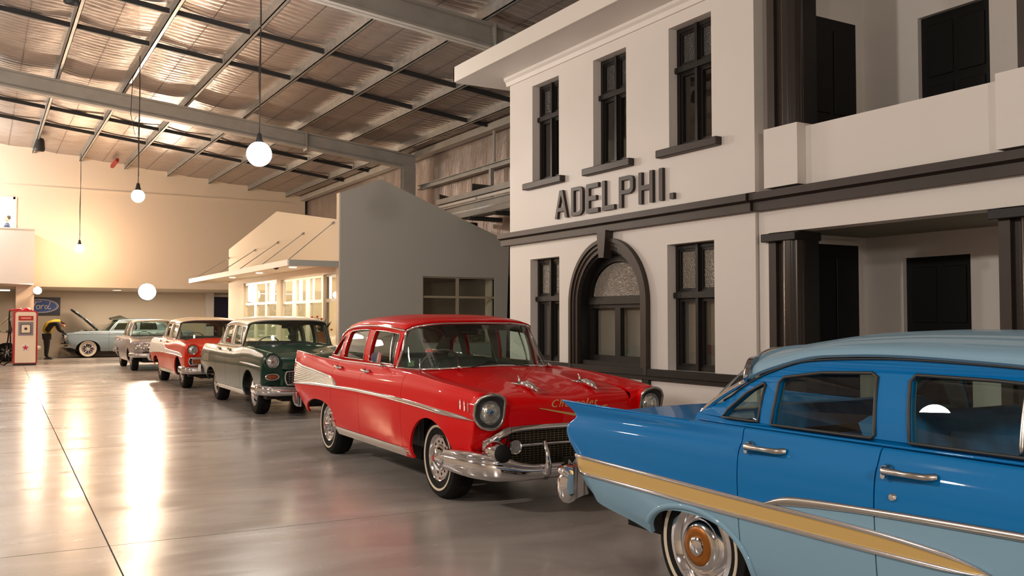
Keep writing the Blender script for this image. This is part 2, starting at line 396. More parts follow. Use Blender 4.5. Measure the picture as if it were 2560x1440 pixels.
# balcony block and office room
struct(MB().box((-6, 34.5, 2.70), (1.55, 36.0, 2.80)).box((-6, 34.5, 2.8), (1.55, 34.6, 4.52)).box((1.45, 34.6, 2.8), (1.55, 36.0, 4.52)).box((-6, 34.46, 4.52), (1.58, 34.64, 4.56)), 'wall_balcony', M['wall'])
struct(MB().box((-3, 40, 3.0), (1.5, 40.1, 6.4)).box((1.5, 36.2, 3.0), (1.6, 40.1, 6.4)).box((-3, 36.2, 6.4), (1.6, 40.1, 6.5)).box((-3, 36.2, 2.9), (1.6, 40.1, 3.4)), 'wall_office', M['white'])
wn = struct(MB().box((-1.9, 35.95, 5.68), (1.0, 36.1, 5.76)).box((.93, 35.95, 4.6), (1.04, 36.1, 5.76)).box((-1.9, 35.95, 4.6), (1.0, 36.1, 4.66)), 'window_1', M['white'])
MB().box((-1.9, 36.12, 4.66), (.93, 36.13, 5.68)).build('pane', M['cglass'], wn)

# ================================================================= ADELPHI FACADE
D = 7.2
fx = lambda u, v, d: (D+d, u, v)                        # u = world Y, v = height, d = depth into the wall
YL, YR = 12.405, 7.14
def arch_pts(yc, w, z0, zs, n=24, h=None):
    h = h or w; P = [(yc-w, z0), (yc-w, zs)]
    for i in range(1, n): t = math.pi*(1-i/n); P.append((yc+w*math.cos(t), zs+h*math.sin(t)))
    return P+[(yc+w, zs), (yc+w, z0)]
UP = [(10.995, 11.728), (9.40, 10.138), (7.804, 8.552)]
YC = 9.79
holes = [rect(a, 3.53, b, 5.03) for a, b in UP]+[rect(10.99, .87, 11.79, 2.395), rect(7.78, .87, 8.60, 2.39), arch_pts(YC, .70, .87, 1.70)]
struct(MB().poly(rect(YR, 0, YL, 5.6), holes, fx, 0, .22), 'wall_facade', M['wall'], fix=True)
struct(MB().box((D+.22, YL-.2, 0), (D+2.2, YL, 5.6)), 'wall_facade_end', M['wall'])
struct(MB().box((D+.22, YR-.14, 0), (D+1.7, YR+.1, 5.6)), 'wall_porch_left', M['wall'])
# upper windows, with sills
def casement(n, ya, yb, z0, z1, ztr, obscure, room):
    """four-light window set .16 m behind the wall face"""
    f = MB(); d0, d1 = .13, .21; fr = .055
    o = [(ya, z0), (yb, z0), (yb, z1), (ya, z1)]
    ym = (ya+yb)/2; m = .035; tz = .05
    hs = [rect(ya+fr, z0+fr, ym-m, ztr-tz), rect(ym+m, z0+fr, yb-fr, ztr-tz), rect(ya+fr, ztr+tz, ym-m, z1-fr), rect(ym+m, ztr+tz, yb-fr, z1-fr)]
    f.poly(o, hs, fx, d0, d1)
    w = struct(f, 'window_%d' % n, M['black'], fix=True)
    MB().box((D+.085, ya+.01, ztr-.04), (D+.13, yb-.01, ztr+.03)).box((D+.1, ym-.022, z0+.01), (D+.13, ym+.022, z1-.01)).build('transom_bar', M['black'], w)
    for k, (p, q, r_, s_) in enumerate([(h[0][0], h[0][1], h[2][0], h[2][1]) for h in hs]):
        s = .03
        sa_ = MB().poly(rect(p, q, r_, s_), [rect(p+s, q+s, r_-s, s_-s)], fx, .145, .185).build('sash', M['black'], w, fix=True)
        MB().box((D+.17, p+s, q+s), (D+.174, r_-s, s_-s)).build('pane', obscure if k > 1 else M['cglass'], sa_)
    for z in (ztr-.35, ztr+.2): pass
    MB().lathe([(0, .03), (.02, .02), (.02, 0)], 8, Matrix.Translation((D+.1, yb-.03, ztr)) @ Matrix.Rotation(R(-90), 4, 'Y')).build('stay_knob', M['black'], w)
    return w
def frost(name, col):
    m = mat(name, col, .22, .35); nt = m.node_tree; b = nt.nodes['Principled BSDF']
    tc = nt.nodes.new('ShaderNodeTexCoord'); v = nt.nodes.new('ShaderNodeTexVoronoi'); v.inputs['Scale'].default_value = 55
    nt.links.new(tc.outputs['Object'], v.inputs['Vector'])
    bp = nt.nodes.new('ShaderNodeBump'); bp.inputs['Strength'].default_value = .8; bp.inputs['Distance'].default_value = .012
    nt.links.new(v.outputs['Distance'], bp.inputs['Height']); nt.links.new(bp.outputs['Normal'], b.inputs['Normal']); return m
M['frost'] = frost('obscured_glass', (.30, .27, .23)); M['frostd'] = frost('obscured_glass_dark', (.10, .10, .095))
n = 2
for i, (a_, b_) in enumerate(UP):
    casement(n, a_, b_, 3.55, 5.03, 4.52, M['frostd'], 0); n += 1
    MB().box((D-.09, a_-.16, 3.455), (D+.1, b_+.16, 3.55), .008).build('window_sill', M['brown'], bpy.data.objects['window_%d' % (n-1)])
casement(n, 10.99, 11.79, .87, 2.395, 1.80, M['frost'], 0); n += 1
casement(n, 7.78, 8.60, .87, 2.39, 1.78, M['frost'], 0); n += 1
# arched window
aw = struct(MB().poly(arch_pts(YC, .70, .87, 1.70), [rect(YC-.60, 1.0, YC-.06, 1.64), rect(YC+.06, 1.0, YC+.60, 1.64), arch_pts(YC, .60, 1.80, 1.80, 24, .46)], fx, .14, .21), 'window_%d' % n, M['black'], fix=True); n += 1
MB().poly(arch_pts(YC, .585, 1.80, 1.80, 24, .45), [], fx, .17, .175).build('arched_pane', M['frost'], aw, fix=True)
for s_ in (-1, 1): MB().box((D+.17, YC+s_*.05, 1.0), (D+.174, YC+s_*.60, 1.66)).build('pane', M['cglass'], aw)
MB().box((D+.1, YC-.62, 1.69), (D+.14, YC+.62, 1.74)).box((D+.115, YC-.62, 1.74), (D+.14, YC+.62, 1.78)).build('transom_bar', M['black'], aw)
MB().box((D+.02, YC-.70, .87), (D+.2, YC+.70, .93)).build('window_sill', M['black'], aw)
# arch surround: three stepped mouldings, keystone
def archband(w0, w1, d0, name, matn='brown'):
    o = arch_pts(YC, w1, .80, 1.70, 30); i = arch_pts(YC, w0, .80, 1.70, 30)
    MB().poly(o+i[::-1], [], fx, d0, .0).build(name, M[matn], aw, fix=True)
archband(.70, .76, -.035, 'arch_moulding'); archband(.76, .80, -.055, 'arch_moulding'); archband(.81, .862, -.075, 'arch_moulding')
MB().poly([(YC-.055, 2.30), (YC+.055, 2.30), (YC+.085, 2.52), (YC+.10, 2.66), (YC-.10, 2.66), (YC-.085, 2.52)], [], fx, -.13, 0).build('keystone', M['brown'], aw, fix=True)
MB().poly(arch_pts(YC, .70, .87, 1.70)+arch_pts(YC, .665, .90, 1.70)[::-1], [], fx, .0, .14).build('arch_reveal', M['black'], aw, fix=True)
for s_ in (-1, 1): MB().poly([(YC+s_*.75, 0), (YC+s_*.85, 0), (YC+s_*.87, .8), (YC+s_*.73, .8)], [], fx, -.04, 0).build('arch_pedestal', M['black'], aw, fix=True)
# rooms behind the glass
rm = mat('back_room_plaster', (.42, .36, .30), .8)
struct(MB().box((D+1.9, YR, 0), (D+2.0, YL, 5.6)).box((D+.25, YR, 2.72), (D+1.9, YL, 2.78)).box((D+.25, YR, 5.55), (D+1.9, YL, 5.6)).box((D+.25, 9.0, 0), (D+1.9, 9.06, 5.5)), 'wall_back_room', rm)
# beige sheets behind the lower windows, coloured as the hall's reflection in the glass
refl_m = mat('beige_reflection_tone', (.30, .27, .235), .8, bump=(9, .3, .01))
for y0, y1, z1 in ((11.0, 11.78, 1.74), (7.8, 8.58, 1.72), (YC-.62, YC+.62, 1.64)): MB().box((D+.27, y0, .9), (D+.275, y1, z1)).build('reflection_sheet', refl_m, aw)
# ledge, cornice, top moulding, fascia
struct(MB().box((D-.07, YR+.02, .79), (D+.0, YL+.02, .875)).box((D-.05, YR+.02, .74), (D, YL+.02, .79)), 'trim_4', M['black'])
def cornice(y0, y1, off, name):
    P = [(0, 2.645), (-.085, 2.645), (-.085, 2.735), (-.125, 2.75), (-.15, 2.755), (-.15, 2.83), (0, 2.86)]
    mb = MB().poly(P, [], lambda u, v, d: (D+off+u, d, v), y0, y1); return struct(mb, name, M['brown'], fix=True)
cornice(YR-.01, YL+.15, 0, 'trim_5'); cornice(-2.5, YR-.02, .03, 'trim_6')
MB().poly([(0, 5.18), (-.03, 5.18), (-.045, 5.24), (-.07, 5.27), (-.07, 5.31), (0, 5.31)], [], lambda u, v, d: (D+u, d, v), YR, YL+.06)
struct(MB().poly([(0, 5.18), (-.03, 5.18), (-.045, 5.24), (-.08, 5.27), (-.08, 5.31), (0, 5.31)], [], lambda u, v, d: (D+u, d, v), YR, YL+.06), 'trim_7', M['wall'], fix=True)
struct(MB().box((6.55, -2.5, 5.31), (D+4, 13.05, 5.52)), 'ceiling_eaves', M['wall'])
struct(MB().box((6.53, -2.5, 5.305), (6.56, 13.07, 5.55)).box((6.53, 13.04, 5.305), (D+2.2, 13.07, 5.55)), 'trim_8', M['white'])
# right block: parapet, pilasters, beam, porch
D2 = D+.04
struct(MB().box((D2, -2.5, 2.40), (D2+.22, 6.95, 3.455)).box((D2-.0, 6.95, 2.40), (D2+.2, YR-.01, 2.86)).box((D2+.0, YR-.15, 0), (D2+.14, YR-.015, 2.4)), 'wall_parapet', M['wall'])
for y0, y1 in ((6.475, 6.93), (3.9, 4.385), (1.3, 1.8)):
    struct(MB().box((D2-.12, y0, 2.86), (D2+.26, y1, 3.485)), 'wall_pilaster', M['wall'])
struct(MB().box((D+.2, -2.5, 2.42), (D+1.7, YR-.14, 2.5)).box((D+.2, -2.5, 2.62), (D+1.7, YR-.14, 2.70)), 'floor_balcony', mat('olive_soffit', (.22, .21, .16), .8))
bw = MB().poly(rect(-2.5, 0, YR-.1, 5.5), [rect(5.718, 0, 6.514, 2.16), rect(5.47, 2.75, 6.284, 4.77)], lambda u, v, d: (8.8+d, u, v), 0, .14)
struct(bw, 'wall_porch_back', M['wall'], fix=True)
struct(MB().box((7.3, -2.6, 0), (8.9, -2.5, 5.4)), 'wall_porch_right', M['wall'])
def doorway(n, box_a, box_b, axis, hz):
    d = struct(MB().box(box_a, box_b), 'door_%d' % n, M['blackdoor']); return d
def panel_door(n, y0, y1, z0, z1, x):
    d = struct(MB().box((x, y0, z0), (x+.04, y1, z1)), 'door_%d' % n, M['blackdoor'])
    ym = (y0+y1)/2; h = z1-z0
    for (a1, b1) in ((y0+.08, ym-.03), (ym+.03, y1-.08)):
        for (c1, e1) in ((.08, .35), (.4, .62), (.67, .95)):
            MB().box((x-.012, a1, z0+h*c1), (x, b1, z0+h*e1), .006).build('door_panel', M['blackdoor'], d)
    MB().lathe([(0, .05), (.026, .045), (.028, .02), (.01, .0)], 12, Matrix.Translation((x-.005, y0+.06, z0+1.0)) @ Matrix.Rotation(R(-90), 4, 'Y')).build('door_knob', M['darksteel'], d)
    return d
panel_door(2, 5.718, 6.514, 0, 2.16, 8.86); panel_door(3, 5.47, 6.284, 2.75, 4.77, 8.86)
for k, (z0, z1) in enumerate(((0, 2.32), (2.72, 4.865))):
    d = struct(MB().box((7.82, YR-.165, z0), (8.64, YR-.135, z1)), 'door_%d' % (4+k), M['blackdoor'])
    for (c1, e1) in ((.08, .45), (.5, .94)):
        for (a1, b1) in ((7.9, 8.2), (8.27, 8.56)):
            MB().box((a1, YR-.177, z0+(z1-z0)*c1), (b1, YR-.165, z0+(z1-z0)*e1), .005).build('door_panel', M['blackdoor'], d)
    MB().lathe([(0, .05), (.026, .045), (.028, .02), (.01, .0)], 12, Matrix.Translation((8.55, YR-.17, z0+1.0)) @ Matrix.Rotation(R(90), 4, 'X')).build('door_knob', M['darksteel'], d)
    MB().box((8.64, YR-.17, z0), (8.69, YR-.13, z1+.05)).box((7.7, YR-.17, z1), (8.64, YR-.13, z1+.05)).build('door_frame', M['wall'], d)
# porch columns: square pier with a fluted round shaft in front
def column(name, yc, zlo, zhi, cap, label, f=1):
    """round gloss shaft in front of a square pier, flat side pilaster; f=-1 mirrors it"""
    t = empty(name, (7.42, yc, zlo), 0, label, 'column', 'black porch columns')
    L = lambda mb, nm, mt, **k: mb.build(nm, mt, t, **k)
    H_ = zhi-zlo
    L(MB().box((-.10, -.12*f, 0), (.12, .27*f, H_)), 'pier', M['black'])
    L(MB().box((-.19, .18*f, 0), (-.09, .28*f, H_)).box((-.14, .12*f, 0), (-.1, .18*f, H_)), 'side_pilaster', M['brown'])
    V = []; F = []; n_ = 48
    for k in range(n_):
        a_ = 2*math.pi*k/n_; r = .122-.005*(math.cos(a_*10) > .3); V += [(-.12+r*math.cos(a_), -.01*f+r*math.sin(a_), .0), (-.12+r*math.cos(a_), -.01*f+r*math.sin(a_), H_)]
    for k in range(n_): k2 = (k+1) % n_; F.append((2*k, 2*k2, 2*k2+1, 2*k+1))
    L(MB().add(V, F), 'round_shaft', M['shaft'], smooth=True, angle=60)
    if cap: L(MB().box((-.26, -.14*f, H_), (.14, .33*f, H_+.085), .006), 'capital', M['black'])
    return t
M['shaft'] = mat('gloss_black_brown', (.03, .022, .018), .22)
column('porch_column', 6.70, 0, 2.30, True, 'lower porch column with capital, left one, next to the white block edge')
column('porch_column', 4.17, 0, 2.30, True, 'lower porch column with capital at the right edge of the photo')
column('porch_column', 6.70, 3.485, 5.31, False, 'upper balcony pier, black, left one above the lower left column')
column('porch_column', 3.98, 3.485, 5.31, False, 'upper balcony pier, black, at the top right corner')
# sign letters on the facade
sg = empty('facade_sign', (D, 9.7, 2.9), 0, 'dark brown raised block letters reading ADELPHI. on the white facade', 'sign')
def rr(x0, y0, x1, y1): return [(x0, y0), (x1, y0), (x1, y1), (x0, y1)]
s_ = .062
def letter(ch, w, h):
    if ch == 'A': return [(0, 0), (s_, 0), (s_*1.25, h*.24), (w-s_*1.25, h*.24), (w-s_, 0), (w, 0), (w*.5+s_*.62, h), (w*.5-s_*.62, h)], [[(s_*1.5, h*.38), (w-s_*1.5, h*.38), (w*.5, h*.84)]]
    if ch == 'D': return [(0, 0), (w*.72, 0), (w*.92, h*.06), (w, h*.16), (w, h*.84), (w*.92, h*.94), (w*.72, h), (0, h)], [[(s_, s_*.8), (w*.68, s_*.8), (w-s_, h*.2), (w-s_, h*.8), (w*.68, h-s_*.8), (s_, h-s_*.8)]]
    if ch == 'E': return [(0, 0), (w, 0), (w, s_), (s_, s_), (s_, h*.5-s_/2), (w*.82, h*.5-s_/2), (w*.82, h*.5+s_/2), (s_, h*.5+s_/2), (s_, h-s_), (w, h-s_), (w, h), (0, h)], []
    if ch == 'L': return [(0, 0), (w, 0), (w, s_), (s_, s_), (s_, h), (0, h)], []
    if ch == 'P': return [(0, 0), (s_, 0), (s_, h*.42), (w*.75, h*.42), (w*.93, h*.47), (w, h*.56), (w, h*.86), (w*.93, h*.95), (w*.75, h), (0, h)], [[(s_, h*.42+s_*.85), (w*.7, h*.42+s_*.85), (w-s_, h*.6), (w-s_, h*.82), (w*.7, h-s_*.85), (s_, h-s_*.85)]]
    if ch == 'H': return [(0, 0), (s_, 0), (s_, h*.5-s_/2), (w-s_, h*.5-s_/2), (w-s_, 0), (w, 0), (w, h), (w-s_, h), (w-s_, h*.5+s_/2), (s_, h*.5+s_/2), (s_, h), (0, h)], []
    if ch == 'I': return rr(0, 0, s_*1.1, h), []
    return rr(0, 0, s_*1.15, s_*1.15), []
for ch, a1, b1 in (('A', 11.04, 10.72), ('D', 10.62, 10.34), ('E', 10.25, 9.97), ('L', 9.88, 9.61), ('P', 9.51, 9.21), ('H', 9.10, 8.82), ('I', 8.70, 8.63), ('.', 8.50, 8.43)):
    o_, hs = letter(ch, a1-b1, .40 if ch != 'A' else .40)
    MB().poly(o_, hs, lambda u, v, d, a1=a1: (d, a1-u-9.7, v+.035), -.045, 0).build('letter' if ch != '.' else 'full_stop', M['brown'], sg, fix=True)

# ================================================================= GREY GABLE AND SHOP
YG = 19.7
gx = lambda u, v, d: (u, YG+d, v)
struct(MB().poly([(7.0, 0), (11.3, 0), (11.41, 3.44), (9.47, 4.176), (7.99, 4.745), (7.045, 4.38), (7.0, 4.36)], [rect(9.05, 0.9, 11.0, 2.52)], gx, 0, .16), 'wall_gable', M['greywall'], fix=True)
struct(MB().box((6.97, YG-.004, 0), (7.0, YG+.17, 4.36)), 'trim_9', M['shopwall'])
ply = mat('brown_window_board', (.11, .085, .05), .6, var=(2, (.14, .10, .06)))
gwn = struct(MB().poly(rect(9.05, .9, 11.09, 2.52), [rect(9.09, .94, 9.965, 1.43), rect(10.03, .94, 11.0, 1.43), rect(9.09, 1.47, 9.965, 2.01), rect(10.03, 1.47, 11.0, 2.01), rect(9.09, 2.06, 9.965, 2.49), rect(10.03, 2.06, 11.0, 2.49)], gx, .05, .11), 'window_%d' % n, mat('beige_window_frame', (.36, .31, .22), .5), fix=True); n += 1
for x0, x1 in ((9.09, 9.965), (10.03, 11.0)):
    for z0, z1 in ((.94, 1.43), (1.47, 2.01), (2.06, 2.49)):
        MB().box((x0, YG+.075, z0), (x1, YG+.08, z1)).build('pane', M['cglass'], gwn)
struct(MB().box((8.9, YG+.5, 0), (11.3, YG+.55, 3)), 'wall_shop_inner', ply)
# shop front on X = 7
XS = 7.0
sx_ = lambda u, v, d: (XS+d, u, v)
def grp(px): return px
ho = [rect(24.80, .9, 28.40, 2.60), rect(20.95, .9, 24.40, 2.56), rect(19.95, 0, 20.85, 2.55)]
struct(MB().poly([(19.86, 0), (30.35, 0), (30.39, 3.79), (24.83, 4.47), (19.86, 3.77)], ho, sx_, 0, .15), 'wall_shop_front', M['shopwall'], fix=True)
struct(MB().box((7.15, 30.2, 0), (11.3, 30.35, 3.8)), 'wall_shop_end', M['greywall'])
shopin = mat('shop_interior_cream', (.80, .70, .52), .7)
struct(MB().box((11.0, 19.9, 0), (11.1, 30.2, 3)).box((7.15, 19.9, 2.95), (11.1, 30.2, 3.05)).box((7.15, 30.1, 0), (11, 30.2, 3)), 'wall_shop_room', shopin)
shf = mat('cream_window_frame', (.62, .54, .40), .5)
def shopwin(y0, y1, z0, z1, cols, rows):
    global n
    hs = []
    for a_, b_ in cols:
        for c_, e_ in rows: hs.append(rect(a_, c_, b_, e_))
    w_ = struct(MB().poly(rect(y0, z0, y1, z1), hs, sx_, .04, .11), 'window_%d' % n, shf, fix=True); n += 1
    for h in hs: MB().box((XS+.07, h[0][0], h[0][1]), (XS+.074, h[2][0], h[2][1])).build('pane', M['cglass'], w_)
    for h in hs[0:0]: pass
    return w_
shopwin(24.80, 28.40, .9, 2.60, [(24.93, 25.88), (26.07, 27.0), (27.26, 28.30)], [(.95, 1.42), (1.47, 1.93), (2.0, 2.53)])
shopwin(20.95, 24.40, .9, 2.56, [(21.07, 21.98), (22.31, 23.10), (23.45, 24.30)], [(.95, 1.42), (1.47, 1.90), (1.97, 2.50)])
dr = struct(MB().poly(rect(19.95, 0, 20.85, 2.55), [rect(20.02, .9, 20.77, 1.9), rect(20.02, 1.98, 20.77, 2.5)], sx_, .05, .1), 'door_6', mat('taupe_door_frame', (.30, .24, .17), .5), fix=True)
for z0, z1 in ((.9, 1.9), (1.98, 2.5)): MB().box((XS+.07, 20.02, z0), (XS+.074, 20.77, z1)).build('pane', M['cglass'], dr)
# glowing sheets added behind the upper panes to imitate the bright ceiling within
glow_m = mat('white_interior_glow', (.9, .88, .9), .6, emit=(1, .95, .96), es=2.2)
for y0, y1, z0, z1 in ((25.0, 25.75, 1.99, 2.56), (26.1, 26.95, 1.99, 2.56), (21.2, 21.95, 1.95, 2.53), (22.5, 23.05, 1.95, 2.53), (23.5, 24.1, 1.95, 2.53)):
    b_ = MB().box((XS+.32, y0, z0), (XS+.33, y1, z1)).build('glow_sheet', glow_m)
    tag(b_, '%s added glowing sheet for the bright shop interior, counted from the far end' % {25.0: 'second', 26.1: 'first', 21.2: 'fifth', 22.5: 'fourth', 23.5: 'third'}[y0], 'glow sheet', 'glowing sheets imitating the lit shop interior')
    MB().box((XS+.30, y0-.02, z1), (XS+.35, y1+.02, z1+.04)).build('glow_sheet_bar', M['white'], b_)
    MB().tube([(XS+.325, (y0+y1)/2, z1+.04), (XS+.325, (y0+y1)/2, 2.96)], .008, 6).build('hanger', M['white'], b_)
# canopy with tie rods
cn = MB().box((5.82, YG+.02, 2.745), (XS, 30.6, 2.80)).build('shop_canopy', M['shopwall'])
tag(cn, 'cream flat canopy with tie rods over the lit shop front', 'canopy')
MB().box((5.80, YG+.0, 2.675), (5.84, 30.62, 2.81)).build('canopy_fascia', M['white'], cn)
MB().box((5.84, YG+.0, 2.675), (XS, YG+.03, 2.81)).build('canopy_end', M['greywall'], cn)
MB().box((5.84, 30.59, 2.675), (XS, 30.62, 2.81)).build('canopy_end', M['white'], cn)
for y, zt in ((20.1, 3.72), (22.35, 3.66), (24.6, 3.60), (27.0, 3.55), (30.3, 3.5)):
    MB().tube([(5.9, y, 2.80), (6.98, y, zt)], .012, 6).tube([(6.94, y, zt-.03), (7.0, y, zt+.01)], .03, 6).build('tie_rod', M['steel'], cn)
for y in (21.3, 24.3, 27.3): MB().lathe([(0, 0), (.09, 0), (.09, .02)], 16, Matrix.Translation((6.4, y, 2.72))).build('downlight', M['strip'], cn)
MB().lathe([(0, -.08), (.05, -.065), (.07, -.03), (.07, 0)], 16, Matrix.Translation((6.0, 21.3, 2.745))).build('dome_camera', M['darksteel'], cn, smooth=True)
# ================================================================= CARS
def pchip(xk, Y, x):
    """monotone cubic through (xk, Y[k,...]) at x"""
    xk = np.asarray(xk, float); Y = np.asarray(Y, float); x = np.clip(np.asarray(x, float), xk[0], xk[-1])
    h = np.diff(xk); sh = (-1,)+(1,)*(Y.ndim-1); dl = np.diff(Y, axis=0)/h.reshape(sh)
    m = np.zeros_like(Y); m[0] = dl[0]; m[-1] = dl[-1]
    if len(xk) > 2:
        w1 = (2*h[1:]+h[:-1]).reshape(sh); w2 = (h[1:]+2*h[:-1]).reshape(sh)
        a, b = dl[:-1], dl[1:]; ok = a*b > 0
        m[1:-1] = np.where(ok, (w1+w2)/(w1/np.where(ok, a, 1)+w2/np.where(ok, b, 1)), 0)
    i = np.clip(np.searchsorted(xk, x, 'right')-1, 0, len(xk)-2); t = ((x-xk[i])/h[i])
    sh2 = t.shape+(1,)*(Y.ndim-1); t = t.reshape(sh2); hh = h[i].reshape(sh2)
    return (Y[i]*(2*t**3-3*t**2+1)+Y[i+1]*(3*t**2-2*t**3)+m[i]*hh*(t**3-2*t**2+t)+m[i+1]*hh*(t**3-t**2))
class Surf:
    """tensor surface through control stations; C[station][row] = (x,y,z)"""
    def __init__(s, st, C): s.st = np.array(st, float); s.C = np.array(C, float); s.m = s.C.shape[1]
    def ev(s, U, Vv):
        U, Vv = np.broadcast_arrays(np.asarray(U, float), np.asarray(Vv, float)); sh = U.shape; u = U.ravel(); v = np.clip(Vv.ravel(), 0, s.m-1)
        Rw = pchip(s.st, s.C, u)                         # n, m, 3
        i = np.clip(np.floor(v).astype(int), 0, s.m-2); t = (v-i)[:, None]; k = np.arange(len(u))
        P0, P1 = Rw[k, i], Rw[k, i+1]; Pm, Pp = Rw[k, np.maximum(i-1, 0)], Rw[k, np.minimum(i+2, s.m-1)]
        m0 = np.where((i > 0)[:, None], (P1-Pm)/2, P1-P0); m1 = np.where((i < s.m-2)[:, None], (Pp-P0)/2, P1-P0)
        o = P0*(2*t**3-3*t**2+1)+P1*(3*t**2-2*t**3)+m0*(t**3-2*t**2+t)+m1*(t**3-t**2)
        return o.reshape(sh+(3,))
def gridfaces(nu, nv, off=0):
    I = np.arange(nu*nv).reshape(nu, nv)+off
    return np.stack([I[:-1, :-1], I[1:, :-1], I[1:, 1:], I[:-1, 1:]], -1).reshape(-1, 4)
def gnormal(P):
    du = np.gradient(P, axis=0); dv = np.gradient(P, axis=1); n = np.cross(du, dv)
    return n/(np.linalg.norm(n, axis=-1, keepdims=True)+1e-9)
def gridmesh(P, skirt=.02, flip=False):
    """grid of points -> V, F with a skirt turned in around the edge"""
    nu, nv = P.shape[:2]; F = [tuple(f) for f in gridfaces(nu, nv)]; V = P.reshape(-1, 3)
    if skirt:
        N = gnormal(P)*(-1 if not flip else 1)
        idx = [(i, 0) for i in range(nu)]+[(nu-1, j) for j in range(1, nv)]+[(i, nv-1) for i in range(nu-2, -1, -1)]+[(0, j) for j in range(nv-2, 0, -1)]
        n0 = len(V); ring = np.array([P[i, j]+N[i, j]*skirt for i, j in idx]); dup = np.array([P[i, j] for i, j in idx])
        V = np.vstack([V, dup, ring]); m = len(idx)
        F += [(n0+k, n0+m+k, n0+m+(k+1) % m, n0+(k+1) % m) for k in range(m)]
    if flip: F = [f[::-1] for f in F]
    return V, F
def both(V, F):
    """mirror across y"""
    V = np.asarray(V); W = V*np.array([1, -1, 1]); n = len(V)
    return np.vstack([V, W]), list(F)+[tuple(n+i for i in f[::-1]) for f in F]

